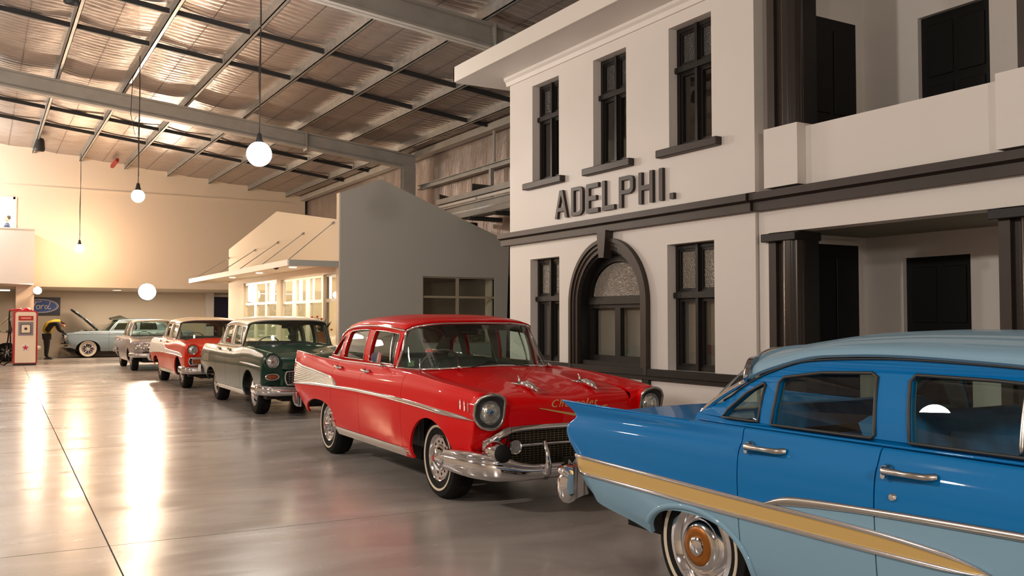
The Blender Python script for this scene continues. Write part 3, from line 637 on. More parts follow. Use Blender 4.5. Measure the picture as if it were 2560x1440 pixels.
def wheel_parts(kind, side):
    """side -1: outer face towards -y. axis along y, centre at origin"""
    r = 'M'
class CarBuilder:
    def __init__(s, name, label, P, loc, rz, group=None):
        s.P = P; s.root = empty(name, (loc[0], loc[1], 0), rz, label, 'car', group)
        s.side = Surf(P['side_st'], P['side'])
        # dense samples of the right side for projecting trim
        U, Vv = np.meshgrid(np.linspace(P['side_st'][0], P['side_st'][-1], 500), np.linspace(0, s.side.m-1, 160), indexing='ij')
        G = s.side.ev(U, Vv); N = gnormal(G)
        k = (np.abs(N[..., 1]) > .25) & (Vv < P.get('vside', 6.3)); s.G = G[k]; s.N = N[k]
    def put(s, name, V, F, m, parent=None, smooth=True, angle=None): return mk(name, V, F, m, parent or s.root, smooth, angle)
    def ys(s, x, z, off=0):
        """half width of the body side at (x,z)"""
        x = np.atleast_1d(x); z = np.atleast_1d(z); out = np.zeros((len(x), 3))
        for i in range(len(x)):
            d = (s.G[:, 0]-x[i])**2+(s.G[:, 2]-z[i])**2; j = int(np.argmin(d)); g, n = s.G[j], s.N[j]
            y = g[1]-(n[0]*(x[i]-g[0])+n[2]*(z[i]-g[2]))/n[1]; n = n*np.sign(n[1])
            out[i] = np.array([x[i], y, z[i]])+n*off
        return out
    def zarch(s, x):
        z = np.zeros_like(x)
        for (xc, zc, a, b, *q) in s.P['arches']:
            d = (x-xc)/a; ins = np.abs(d) < 1
            zz = zc+b*np.power(np.maximum(1-np.abs(d)**(q[0] if q else 2), 0), 1/(q[0] if q else 2)); z = np.where(ins, np.maximum(z, zz), z)
        return z
    def usamp(s, u0, u1, du=.03):
        us = set(np.round(np.arange(u0, u1, du), 4)) | {u0, u1}
        for (xc, zc, a, b, *q) in s.P['arches']:
            for t in np.linspace(0, math.pi, 41):
                x = xc-a*math.cos(t)
                if u0 < x < u1: us.add(round(x, 4))
            for x in (xc-a-.002, xc-a+.0005, xc+a-.0005, xc+a+.002):
                if u0 < x < u1: us.add(round(x, 4))
        L = sorted(us); o = [L[0]]
        for x in L[1:]:
            if x-o[-1] > .0012: o.append(x)
        return np.array(o)
    def patch(s, name, u0, u1, v0, v1, m, nv=26, du=.035, arch=True, parent=None, right=True, surf=None, skirt=.022, cutlines=None):
        S_ = surf or s.side; us = s.usamp(u0, u1, du) if arch else np.linspace(u0, u1, max(3, int((u1-u0)/du)+1))
        vb = np.full(len(us), float(v0)) if not callable(v0) else v0(us)
        if arch:
            za = s.zarch(us); lo, hi = vb.copy(), np.full(len(us), 5.2); z0 = S_.ev(us, vb)[:, 2]; need = za > z0
            for _ in range(22):
                mid = (lo+hi)/2; zz = S_.ev(us, mid)[:, 2]; up = zz < za; lo = np.where(up, mid, lo); hi = np.where(up, hi, mid)
            vb = np.where(need, np.maximum(lo, vb), vb)
        ve = np.full(len(us), float(v1)) if not callable(v1) else v1(us)
        t = np.linspace(0, 1, nv); Vv = vb[:, None]+(ve-vb)[:, None]*t[None]
        Pg = S_.ev(np.repeat(us[:, None], nv, 1), Vv)
        V, F = gridmesh(Pg, skirt, flip=True)            # y<0 side stored as +y rows; mirrored below
        V = np.asarray(V)*np.array([1, -1, 1]); F = [f[::-1] for f in F]
        if not right: V = V*np.array([1, -1, 1]); F = [f[::-1] for f in F]
        return s.put(name, V, F, m, parent, True, 40)
    def strip(s, name, pts, m, w=.02, off=.006, parent=None, right=True, taper=True, prof='round', n=None):
        """half-round moulding along (x,z) polyline on the body side; pts (x,z[,half-height])"""
        P_ = np.array([(p[0], p[1], p[2] if len(p) > 2 else w) for p in pts], float)
        L = np.r_[0, np.cumsum(np.hypot(np.diff(P_[:, 0]), np.diff(P_[:, 1])))]
        q = pchip(L, P_, np.linspace(0, L[-1], n or max(8, int(L[-1]/.03))))
        C = s.ys(q[:, 0], q[:, 1]); T = np.gradient(q[:, :2], axis=0); T /= np.linalg.norm(T, axis=1)[:, None]
        V = []; K = 7; dz = np.stack([-T[:, 1], T[:, 0]], 1)
        for k in range(K):
            t = math.pi*k/(K-1); a = math.cos(t); h = math.sin(t)
            pp = s.ys(q[:, 0]+dz[:, 0]*a*q[:, 2], q[:, 1]+dz[:, 1]*a*q[:, 2]); pp[:, 1] += h*off*(1 if off < 0 else 1)+.001
            V.append(pp)
        G = np.stack(V, 1); nu = len(q); F = [tuple(f) for f in gridfaces(nu, K)]
        V = G.reshape(-1, 3)*np.array([1, -1 if right else 1, 1]);
        if not right: F = [f[::-1] for f in F]
        F += [tuple(range(K)), tuple(range((nu-1)*K, nu*K))[::-1]]
        return s.put(name, V, F, m, parent, True, 60)
    def overlay(s, name, top, bot, x0, x1, m, off=.004, n=40, k=8, parent=None, right=True):
        """thin panel on the side between two z(x) curves given as knot lists"""
        xs = np.linspace(x0, x1, n); zt = pchip(*zip(*top), xs); zb = pchip(*zip(*bot), xs); rows = []
        for j in range(k):
            t = j/(k-1); rows.append(s.ys(xs, zb+(zt-zb)*t, off))
        V, F = gridmesh(np.stack(rows, 1), off*1.5, flip=True); V = np.asarray(V)*np.array([1, -1, 1]); F = [f[::-1] for f in F]
        if not right: V = V*np.array([1, -1, 1]); F = [f[::-1] for f in F]
        return s.put(name, V, F, m, parent, True, 50)
    # ---------------- greenhouse
    def gy(s, x, z):
        P = s.P; x = np.asarray(x, float); z = np.asarray(z, float)
        yb = pchip(*zip(*P['belt_y']), x); yr = pchip(*zip(*P['rail_y']), x); zb = pchip(*zip(*P['belt_z']), x); zr = np.maximum(pchip(*zip(*P['rail']), x), zb+.06)
        t = np.clip((z-zb)/(zr-zb), -.2, 1.1); return yb+(yr-yb)*t+.018*4*t*(1-t)
    def side_frame(s):
        P = s.P
        for sg in (-1, 1):
            o = MB(); loops = [P['frame']]+[w[1] for w in P['windows']]
            loops = [s.dens(L, .05) for L in loops]
            tri = tessellate_polygon([[Vector((a, b, 0)) for a, b in L] for L in loops]); flat = [p for L in loops for p in L]
            A = np.array(flat); y = s.gy(A[:, 0], A[:, 1]); n = len(A)
            V = [(a, sg*yy, b) for (a, b), yy in zip(A, y)]+[(a, sg*(yy-.035), b) for (a, b), yy in zip(A, y)]
            F = [tuple(t) for t in tri]+[tuple(i+n for i in reversed(t)) for t in tri]; k = 0
            for L in loops:
                m = len(L); F += [(k+i, k+(i+1) % m, k+(i+1) % m+n, k+i+n) for i in range(m)]; k += m
            fr = MB().add(V, F).build('window_pillars', P['pillar_mat'], s.root, fix=True)
            MB().add([(a, b-sg*.037, c) for a, b, c in V[:n]]+[(a, b-sg*.043, c) for a, b, c in V[:n]], F).build('pillar_lining', M['lining'], fr, fix=True)
            for nm, L in P['windows']:
                L2 = s.dens(L, .06); A = np.array(L2); c = A.mean(0); A2 = c+(A-c)*1.03; y = s.gy(A2[:, 0], A2[:, 1])-.018
                tri = tessellate_polygon([[Vector((a, b, 0)) for a, b in A2]])
                mk('side_window', [(a, sg*yy, b) for (a, b), yy in zip(A2, y)], tri, M['glass'], s.root)
                if P.get('win_trim'):
                    A3 = c+(A-c)*1.0; y = s.gy(A3[:, 0], A3[:, 1])+.002
                    MB().tube([(a, sg*yy, b) for (a, b), yy in zip(A3, y)], P.get('win_r', .006), 6, closed=True).build('window_trim', P['win_trim'], s.root, smooth=True)
            if P.get('vent'):
                (xa, za), (xb, zb_) = P['vent']; q = np.linspace(0, 1, 8)
                xx, zz = xa+(xb-xa)*q, za+(zb_-za)*q; yy = s.gy(xx, zz)-.01
                MB().tube([(a, sg*b, c) for a, b, c in zip(xx, yy, zz)], .009, 6).build('vent_window_bar', M['chromed'], s.root, smooth=True)
            for rail_m, key, rr_ in ((P.get('rail_mat', M['chrome']), 'rail_tube', P.get('rail_r', .011)),):
                L = P['rail_tube']; q = pchip(np.r_[0, np.cumsum(np.hypot(*np.diff(np.array(L), axis=0).T))], L, np.linspace(0, np.hypot(*np.diff(np.array(L), axis=0).T).sum(), 40))
                yy = s.gy(q[:, 0], q[:, 1])+.008
                MB().tube([(a, sg*b, c) for (a, c), b in zip(q, yy)], rr_, 7).build('drip_rail', rail_m, s.root, smooth=True)
    @staticmethod
    def dens(L, d):
        o = []
        for i in range(len(L)):
            a, b = np.array(L[i], float), np.array(L[(i+1) % len(L)], float); k = max(1, int(np.linalg.norm(b-a)/d))
            o += [tuple(a+(b-a)*j/k) for j in range(k)]
        return o
    def screen(s, name, bot, top, bulge, mt, tr=.014, nb=28):
        """glass between half curves bot/top (centre -> side), mirrored; with chrome surround"""
        def curve(c, n):
            c = np.array(c, float); L = np.r_[0, np.cumsum(np.linalg.norm(np.diff(c, axis=0), axis=1))]; return pchip(L, c, np.linspace(0, L[-1], n))
        B, T = curve(bot, nb), curve(top, nb)
        full = lambda A: np.vstack([A[::-1]*np.array([1, -1, 1]), A[1:]])
        B, T = full(B), full(T); k = 9; G = np.zeros((len(B), k, 3))
        for j in range(k):
            t = j/(k-1); G[:, j] = B+(T-B)*t; G[:, j, 0] += bulge*4*t*(1-t)
        V, F = gridmesh(G, 0, flip=False); g = s.put(name, V, F, M['glass'], smooth=True)
        loop = np.vstack([G[:, 0], G[-1, 1:], G[::-1, -1][1:], G[0, ::-1][1:-1]])
        MB().tube(loop, tr, 8, closed=True).build(name+'_surround', mt, s.root, smooth=True)
        return G
    def roof(s, st, C, m, n=40):
        Sf = Surf(st, C); U, Vv = np.meshgrid(np.linspace(st[0], st[-1], n), np.linspace(0, Sf.m-1, 22), indexing='ij'); G = Sf.ev(U, Vv)
        F2 = np.concatenate([G*np.array([1, -1, 1]), G[:, ::-1][:, 1:]], 1)
        V, F = gridmesh(F2, .02, flip=False); ro = s.put('roof', V, F, m, smooth=True)
        c_ = np.array([F2[..., 0].mean(), 0, 0]); F3 = F2[2:-2].copy(); F3[..., 1] *= .95; F3[..., 2] -= .028; V, F = gridmesh(F3, 0)
        s.put('headlining', V, F, M['lining'], ro); return ro
    def top(s, name, st, C, m, n=36, nv=16, skirt=.02):
        Sf = Surf(st, C); U, Vv = np.meshgrid(np.linspace(st[0], st[-1], n), np.linspace(0, Sf.m-1, nv), indexing='ij'); G = Sf.ev(U, Vv)
        F2 = np.concatenate([G*np.array([1, -1, 1]), G[:, ::-1][:, 1:]], 1)
        V, F = gridmesh(F2, skirt, flip=False); return s.put(name, V, F, m, smooth=True, angle=50)
    def sweep(s, name, path, prof, m, parent=None, mirror=True, n=60, angle=55):
        """bar across the front/rear: path rows (x,y,z,height,depth, yaw deg of outward normal); prof = (out, up) unit profile (closed)"""
        A = np.array(path, float); L = np.r_[0, np.cumsum(np.linalg.norm(np.diff(A[:, :3], axis=0), axis=1))]; A = pchip(L, A, np.linspace(0, L[-1], n))
        if mirror:
            B = A[::-1].copy(); B[:, 1] *= -1; B[:, 5] *= -1; A = np.vstack([B, A[1:]])
        V = []; pr = np.array(prof, float); k = len(pr)
        for x, y, z, h, d, yaw in A:
            c, q = math.cos(R(yaw)), math.sin(R(yaw))
            for o_, u_ in pr: V.append((x+c*o_*d, y+q*o_*d, z+u_*h))
        nn = len(A); F = []
        for i in range(nn-1):
            for j in range(k): j2 = (j+1) % k; F.append((i*k+j, i*k+j2, (i+1)*k+j2, (i+1)*k+j))
        F += [tuple(range(k)), tuple(range((nn-1)*k, nn*k))[::-1]]
        o = s.put(name, V, F, m, parent, True, angle)
        import bmesh
        bm = bmesh.new(); bm.from_mesh(o.data); bmesh.ops.recalc_face_normals(bm, faces=bm.faces); bm.to_mesh(o.data); bm.free(); return o
    def lath(s, name, prof, at, rx, m, parent=None, n=28, sy=1, sz=1, angle=45, tilt=0):
        """lathe whose axis points along +x of the car (rx='x') or -y/+y"""
        if rx == 'x': Mx = Matrix.Rotation(R(90), 4, 'Y')
        elif rx == '-x': Mx = Matrix.Rotation(R(-90), 4, 'Y')
        elif rx == '-y': Mx = Matrix.Rotation(R(90), 4, 'X')
        elif rx == '+y': Mx = Matrix.Rotation(R(-90), 4, 'X')
        else: Mx = Matrix.Identity(4)
        Mx = Matrix.Translation(at) @ Matrix.Rotation(R(tilt), 4, 'Z') @ Matrix.Diagonal((1, sy, sz, 1)) @ Mx
        o = MB().lathe(prof, n, Mx).build(name, m, parent or s.root, smooth=True, angle=angle, fix=False)
        import bmesh
        bm = bmesh.new(); bm.from_mesh(o.data); bmesh.ops.remove_doubles(bm, verts=bm.verts, dist=1e-5); bmesh.ops.recalc_face_normals(bm, faces=bm.faces); bm.to_mesh(o.data); bm.free(); return o
    def headlamp(s, at, r, tilt=0, ring=1.22, eye=False, bez=True):
        for sg in (-1, 1):
            p = (at[0], sg*abs(at[1]), at[2])
            l = s.lath('headlight', [(0, .03), (r*.35, .027), (r*.7, .018), (r*.95, .002), (r, -.01)], p, 'x', M['lens'], tilt=sg*tilt)
            if bez: s.lath('headlight_rim', [(r*ring, -.03), (r*ring, .0), (r*(ring-.06), .014), (r*1.03, .012), (r*.98, -.008)], p, 'x', M['chrome'], l, tilt=sg*tilt)
            s.lath('headlight_bulb_shield', [(0, .036), (.016, .034), (.018, .02)], p, 'x', M['chrome'], l, n=12, tilt=sg*tilt)
    def wheels(s, wb, ty, rad, kind, wid=.17, white=None, hubz=None, white_w=(.62, .72)):
        """track half-width ty is the outer face"""
        src = None
        def ring(name, prof, mt, parent): 
            return s.lath(name, prof, (0, 0, 0), '-y', mt, parent, n=56, angle=35)
        R0 = rad; Wd = wid
        Mw = MB().lathe([(R0*.55, -.0), (R0*.60, .008), (R0*.78, .022), (R0*.93, .012), (R0*.985, -.012), (R0, -.035), (R0, -Wd+.035), (R0*.985, -Wd+.01), (R0*.93, -Wd), (R0*.6, -Wd)], 64, Matrix.Rotation(R(90), 4, 'X'))
        # tread grooves
        for k in range(40):
            a_ = 2*math.pi*k/40
            for q in (-.045, -.085, -.125):
                c = Vector((R0*math.cos(a_), 0, R0*math.sin(a_)))
                t = Vector((-math.sin(a_), 0, math.cos(a_))); o_ = c.normalized()
                V = []
                for aa in (-.016, .016):
                    for bb in (-.014, .014):
                        for cc in (-.004, .004): V.append(c+t*(aa+ (bb*.5))+Vector((0, -q+bb-.0, 0))+o_*cc)
                Mw.add([(v.x, v.y, v.z) for v in V], [(0, 1, 3, 2), (4, 6, 7, 5), (0, 4, 5, 1), (2, 3, 7, 6), (1, 5, 7, 3), (0, 2, 6, 4)])
        import bmesh
        def fixn(o):
            bm = bmesh.new(); bm.from_mesh(o.data); bmesh.ops.recalc_face_normals(bm, faces=bm.faces); bm.to_mesh(o.data); bm.free()
        w0 = Mw.build('wheel', M['rubber'], s.root, smooth=True, angle=35); fixn(w0)
        kids = []
        if white:
            a_, b_ = white_w
            kids.append(ring('whitewall', [(R0*a_, .0155), (R0*a_, .021), (R0*(a_+b_)/2, .0245), (R0*b_, .0245), (R0*b_, .016)], M['whitewall'], w0))
        rr_ = R0*(.57 if kind == 'rally' else .64 if kind == 'gold' else .605)
        if kind == 'rally':                              # slotted chrome disc wheel with red backing
            kids.append(ring('trim_ring', [(rr_+.008, 0), (rr_, .014), (rr_*.93, .006), (rr_*.84, -.02), (rr_*.8, -.03)], M['chrome'], w0))
            kids.append(ring('rim_backing', [(rr_*.97, -.012), (rr_*.8, -.04), (0, -.05)], mat('red_rim_paint', srgb(170, 20, 20), .4), w0))
            hs = []
            n_ = 48; outer = [(rr_*.86*math.cos(2*math.pi*k/n_), rr_*.86*math.sin(2*math.pi*k/n_)) for k in range(n_)]
            for k in range(12):
                a_ = 2*math.pi*k/12; hs.append([(rr_*.70*math.cos(a_)+rr_*.065*math.cos(b)*math.cos(a_)-rr_*.085*math.sin(b)*math.sin(a_)*.8, rr_*.70*math.sin(a_)+rr_*.065*math.cos(b)*math.sin(a_)+rr_*.085*math.sin(b)*math.cos(a_)*.8) for b in np.linspace(0, 2*math.pi, 9)[:-1]])
            disc = MB().poly(outer, hs, lambda u, v, d: (u, -d, v), -.018, -.004).build('slotted_disc', M['chrome'], w0, fix=True); kids.append(disc)
            kids.append(ring('hub_dome', [(rr_*.58, -.01), (rr_*.56, .008), (rr_*.48, .010), (rr_*.42, .030), (rr_*.25, .040), (rr_*.15, .052), (rr_*.13, .06), (0, .062)], M['chrome'], w0))
            mb = MB()
            for k in range(5):
                a_ = 2*math.pi*k/5; u = Vector((math.cos(a_), 0, math.sin(a_))); t = Vector((-u.z, 0, u.x)); b0 = u*rr_*.50; b1 = u*rr_*.12
                V = [b0+t*.022+Vector((0, -.016, 0)), b0-t*.022+Vector((0, -.016, 0)), b1-t*.012+Vector((0, -.056, 0)), b1+t*.012+Vector((0, -.056, 0)), b0+Vector((0, -.034, 0)), b1+Vector((0, -.064, 0))]
                mb.add(V, [(0, 3, 5, 4), (4, 5, 2, 1), (0, 4, 1), (3, 2, 5)])
            kids.append(mb.build('hub_fins', M['chrome'], w0))
            kids.append(ring('hub_badge', [(rr_*.13, .060), (rr_*.12, .066), (0, .068)], M['redlens'], w0))
        elif kind == 'gold':                             # full chrome cap with gold ring and domed centre
            kids.append(ring('hub_cap', [(rr_+.012, 0), (rr_+.008, .014), (rr_*.93, .018), (rr_*.86, .004), (rr_*.80, -.016), (rr_*.74, -.018), (rr_*.70, -.004), (rr_*.64, .012), (rr_*.60, .010), (rr_*.54, .026), (rr_*.46, .032)], M['chrome'], w0))
            kids.append(ring('gold_ring', [(rr_*.46, .030), (rr_*.44, .034), (rr_*.26, .040), (rr_*.22, .036)], mat('amber_gold_paint', srgb(150, 88, 20), .35, .5), w0))
            kids.append(ring('hub_dome', [(rr_*.24, .034), (rr_*.22, .046), (rr_*.14, .056), (0, .060)], M['chrome'], w0))
        elif kind == 'alloy':                            # dark multi spoke
            kids.append(ring('rim', [(R0*.74, .0), (R0*.73, .016), (R0*.68, .004), (R0*.66, -.06)], M['galv'], w0))
            kids.append(ring('rim_backing', [(R0*.66, -.07), (0, -.075)], M['dark'], w0))
            mb = MB()
            for k in range(7):
                for dd in (-.09, .09):
                    a_ = 2*math.pi*k/7; u0 = Vector((math.cos(a_), 0, math.sin(a_)))*R0*.12; u1 = Vector((math.cos(a_+dd*1.6), 0, math.sin(a_+dd*1.6)))*R0*.69
                    mb.tube([u0+Vector((0, -.01, 0)), (u0+u1)/2+Vector((0, -.012, 0)), u1+Vector((0, .0, 0))], [.018, .014, .012], 5)
            mb.lathe([(0, .03), (.03, .028), (.045, 0)], 16, Matrix.Rotation(R(90), 4, 'X'))
            kids.append(mb.build('spokes', M['galv'], w0, smooth=True, angle=40))
        else:                                            # five spoke / plain chrome
            kids.append(ring('rim', [(rr_+.012, 0), (rr_+.006, .015), (rr_*.93, .010), (rr_*.88, -.03), (rr_*.80, -.035)], M['chrome'], w0))
            kids.append(ring('rim_backing', [(rr_*.9, -.03), (rr_*.5, -.05), (0, -.05)], M['darksteel'], w0))
            hs = [];
            mb = MB()
            for k in range(5 if kind == 'mag' else 10):
                a_ = 2*math.pi*k/(5 if kind == 'mag' else 10); u = Vector((math.cos(a_), 0, math.sin(a_)))
                mb.tube([u*rr_*.1+Vector((0, -.006, 0)), u*rr_*.5+Vector((0, -.012, 0)), u*rr_*.86+Vector((0, .02, 0))], [.05, .032, .038] if kind == 'mag' else [.03, .016, .02], 7)
            mb.lathe([(0, .055), (rr_*.16, .05), (rr_*.22, .03), (rr_*.30, .0), (rr_*.34, -.02)], 24, Matrix.Rotation(R(90), 4, 'X'))
            kids.append(mb.build('spoke_centre', M['chrome'], w0, smooth=True, angle=45))
        hz = hubz or rad
        spots = [(0, -1), (-wb, -1), (0, 1), (-wb, 1)]
        for i, (x, sg) in enumerate(spots):
            if i == 0: o = w0; kk = []
            else:
                o = w0.copy(); COL.objects.link(o); o.parent = s.root
                for c in kids: cc = c.copy(); COL.objects.link(cc); cc.parent = o
            o.location = (x, sg*ty, hz); o.rotation_euler = (0, random.uniform(0, 1), 0) if sg < 0 else (0, random.uniform(0, 1), math.pi)
    def innards(s, x0, x1, wid, z0, z1, seats=True, dash=None, col=None, rhd=True, wheel_c=None):
        """dark underbody, wheel wells, cabin floor, seats, dash, steering wheel"""
        P = s.P; col = col or M['trimgrey']; fx_, rx_ = P['cab']                      # dash x, rear shelf x
        und = MB().box((x0, -.56, z0), (x1, .56, z1)).box((rx_-.05, -wid, z0), (fx_+.1, wid, z0+.12))
        for xc in (0, -P['wb']):
            und.box((xc-.40, -.58, z1-.1), (xc+.40, .58, z1+.02))
        u_ = s.put('underbody', und.V, und.F, M['dark'], smooth=False)
        MB().box((fx_+.05, -wid+.03, z0), (fx_+.12, wid-.03, P['zbelt']-.03)).box((rx_-.2, -wid+.03, z0), (rx_-.1, wid-.03, P['zbelt']-.05)).build('bulkhead', M['dark'], u_)
        for sg in (-1, 1): MB().box((rx_-.1, sg*(wid-.0), z0+.1), (fx_+.1, sg*(wid-.025), P['zbelt']-.03)).build('door_lining', col, s.root)
        if seats:
            for xb, w_ in ((fx_-1.05, .64), (rx_+.30, .62)):
                mb = MB().box((xb, -w_, .42), (xb+.52, w_, .62), .05)
                s_o = mb.build('seat', col, s.root)
                MB().add(*slant(xb-.02, xb-.22, .55, P['zbelt']+P.get('seat_up', .02), w_, .13)).build('seat_back', col, s_o)
        dz = P['zbelt']
        dsh = MB().box((fx_-.22, -wid+.05, dz-.22), (fx_+.1, wid-.05, dz-.035), .05).build('dashboard', dash or col, s.root)
        wy = (-.36 if rhd else .36); c = Vector((fx_-.36, wy, dz-.005)); 
        wc = wheel_c or M['trimgrey']
        ax = Vector((-.86, 0, .5)).normalized(); t1 = Vector((0, 1, 0)); t2 = ax.cross(t1)
        pts = [c+(t1*math.cos(a)+t2*math.sin(a))*.20 for a in np.linspace(0, 2*math.pi, 33)[:-1]]
        mb = MB().tube(pts, .011, 6, closed=True).tube([c+t1*.195, c-ax*.03, c-t1*.195], .008, 5).tube([c, c-ax*.5], .02, 6)
        mb.build('steering_wheel', wc, s.root, smooth=True)
def slant(xb, xt, z0, z1, w, th):
    V = []
    for (x, z) in ((xb, z0), (xt, z1)):
        for y in (-w, w): V += [(x, y, z), (x-th, y, z)]
    V2 = [V[0], V[1], V[3], V[2], V[4], V[5], V[7], V[6]]
    # rounded top
    top = [(xt-.02, -w+.05, z1+.03), (xt-th+.02, -w+.05, z1+.03), (xt-th+.02, w-.05, z1+.03), (xt-.02, w-.05, z1+.03)]
    V2 += top
    return V2, [(0, 1, 2, 3), (0, 4, 5, 1), (1, 5, 6, 2), (2, 6, 7, 3), (3, 7, 4, 0), (4, 8, 9, 5), (5, 9, 10, 6), (6, 10, 11, 7), (7, 11, 8, 4), (8, 11, 10, 9)]
def row(x, zs, ym, zw, zt, yt, yin, zin, tuck=.07, dx=None, cr=.035):
    z1 = zs+.085; xs_ = dx or [0]*9
    z = [zs, z1, z1+.5*(zw-z1), zw, zw+.33*(zt-zw), zw+.68*(zt-zw), zt-cr, zt, zin]
    y = [ym-tuck, ym-tuck*.42, ym-.008, ym, ym-.005, ym-.28*(ym-yt), yt+.012, yt-.028, yin]
    return [(x+xs_[k], y[k], z[k]) for k in range(9)]
def glyphs(s, name, text, at, size, mt, parent, rot, ext=.002, shear=0, align='CENTER', sp=1.0):
    c = bpy.data.curves.new(name, 'FONT'); c.body = text; c.size = size; c.extrude = ext; c.shear = shear; c.align_x = align; c.space_character = sp
    t_ = bpy.data.objects.new('tmp', c); COL.objects.link(t_); bpy.context.view_layer.update()
    me = bpy.data.meshes.new_from_object(t_.evaluated_get(bpy.context.evaluated_depsgraph_get())); bpy.data.objects.remove(t_)
    me.materials.clear(); me.materials.append(mt)
    o = bpy.data.objects.new(name, me); COL.objects.link(o); o.parent = parent; o.location = at; o.rotation_euler = [R(a) for a in rot]; return o

def chevy(year, name, label, loc, rz, top_m, low_m, roof_m, wkind, group=None, white=False):
    fin = year == 57; P = {'wb': 2.92}
    up = 0 if fin else .05
    st = [-4.36, -4.24, -4.14, -3.95, -3.6, -3.1, -2.5, -1.65, -1.1, -.8, -.56, 0, .45, .75, .87, .95, 1.08]
    if fin:
        rear = [
         [(-4.06, .62, .56), (-4.08, .62, .60), (-4.10, .62, .66), (-4.11, .62, .70), (-4.10, .62, .76), (-4.08, .62, .82), (-4.06, .62, .88), (-4.05, .62, .90), (-4.02, .60, .92)],
         [(-4.02, .76, .52), (-4.05, .80, .57), (-4.08, .82, .64), (-4.10, .84, .70), (-4.12, .84, .79), (-4.15, .845, .90), (-4.18, .845, 1.00), (-4.18, .84, 1.02), (-4.12, .74, .93)],
         [(-3.97, .82, .51), (-4.0, .865, .57), (-4.04, .90, .64), (-4.07, .915, .70), (-4.11, .91, .80), (-4.14, .89, .93), (-4.19, .865, 1.045), (-4.19, .845, 1.055), (-4.12, .76, .94)],
         [(-3.82, .84, .475), (-3.85, .885, .55), (-3.9, .915, .63), (-3.93, .925, .70), (-3.95, .918, .80), (-3.95, .892, .93), (-3.95, .868, 1.035), (-3.95, .848, 1.05), (-3.95, .74, .95)]]
        mid = [row(-3.6, .435, .93, .70, 1.045, .865, .72, .975, cr=.02), row(-3.1, .32, .93, .70, 1.035, .855, .70, 1.01, cr=.025)]
    else:
        rear = [
         [(-4.06, .62, .50), (-4.08, .62, .56), (-4.10, .62, .64), (-4.11, .62, .70), (-4.10, .62, .77), (-4.08, .62, .84), (-4.06, .62, .90), (-4.05, .62, .93), (-4.02, .60, .94)],
         [(-4.02, .76, .48), (-4.05, .80, .54), (-4.08, .82, .63), (-4.09, .83, .70), (-4.08, .83, .78), (-4.05, .83, .87), (-4.02, .82, .95), (-3.98, .79, .985), (-3.95, .70, .96)],
         [(-3.97, .82, .46), (-4.0, .865, .53), (-4.03, .89, .62), (-4.04, .90, .70), (-4.03, .895, .79), (-4.0, .88, .89), (-3.96, .855, .975), (-3.93, .82, 1.01), (-3.9, .72, .975)],
         [(-3.82, .84, .44), (-3.85, .885, .52), (-3.88, .91, .62), (-3.89, .92, .70), (-3.89, .915, .80), (-3.88, .895, .91), (-3.87, .865, .995), (-3.86, .83, 1.03), (-3.85, .73, .99)]]
        mid = [row(-3.6, .40, .925, .70, 1.04, .855, .72, 1.00), row(-3.1, .30, .93, .70, 1.04, .85, .70, 1.02)]
    zb = 1.03
    body = [row(-2.5, .275, .93, .70, zb+.005, .85, .765, zb+.01), row(-1.65, .275, .93, .70, zb, .85, .765, zb), row(-1.1, .275, .93, .70, zb, .855, .755, zb),
            row(-.8, .275, .93, .70, zb-.005+up*.4, .86, .70, zb+up*.3), row(-.56, .275, .928, .70, 1.02+up*.6, .865, .665, 1.01+up*.5),
            row(0, .32, .925, .70, .985+up, .875, .655, .955+up), row(.45, .38, .925, .69, .955+up, .88, .645, .925+up)]
    zt = .93+up; hz = .775 if fin else .855
    front = [row(.75, .40, .92, .68, zt, .885, .64, .90+up),
        [(.68, .80, .41), (.72, .86, .47), (.78, .90, .54), (.83, .915, .62), (.85, .915, .72), (.86, .905, .80), (.86, .885, zt-.04), (.86, .83, zt-.012), (.84, .63, .875+up)],
        [(.70, .74, .41), (.75, .79, .47), (.81, .83, .54), (.84, .85, .62), (.85, .86, .72), (.86, .86, .80), (.87, .85, zt-.06), (.87, .80, zt-.035), (.86, .62, .84+up)],
        [(.70, .60, .41), (.75, .60, .47), (.80, .60, .53), (.83, .60, .60), (.85, .60, .67), (.865, .60, .74), (.875, .60, .79), (.88, .60, .815), (.88, .60, .83)]]
    P['side_st'] = st; P['side'] = rear+mid+body+front
    P['arches'] = [(.03, .30, .435, .37), (-2.96, .40, .53, .20, 2.2)] if fin else [(.02, .30, .44, .40), (-2.93, .34, .47, .28, 2.2)]
    zr = 0 if fin else .015
    P['belt_y'] = [(-3.3, .70), (-3.0, .75), (-2.5, .765), (-1.0, .765), (-.5, .76)]
    P['belt_z'] = [(-3.3, zb+.02), (-2.5, zb+.012), (-.5, zb+.0)]
    P['rail_y'] = [(-3.3, .60), (-2.9, .64), (-2.4, .672), (-1.3, .68), (-1.0, .67), (-.5, .66)]
    rail = [(-3.12, 1.10), (-3.06, 1.20), (-2.93, 1.305), (-2.66, 1.378), (-2.25, 1.415), (-1.83, 1.42), (-1.40, 1.405), (-1.06, 1.378)]
    rail = [(x, z+zr) for x, z in rail]
    P['rail'] = [(-3.3, 1.12)]+rail+[(-.5, 1.36)]; P['rail_tube'] = rail
    P['frame'] = [(-1.10, zb-.02), (-1.05, 1.03), (-1.055, 1.37+zr)]+rail[::-1][1:]+[(-3.13, 1.03), (-3.13, zb-.01)]
    T_ = zr
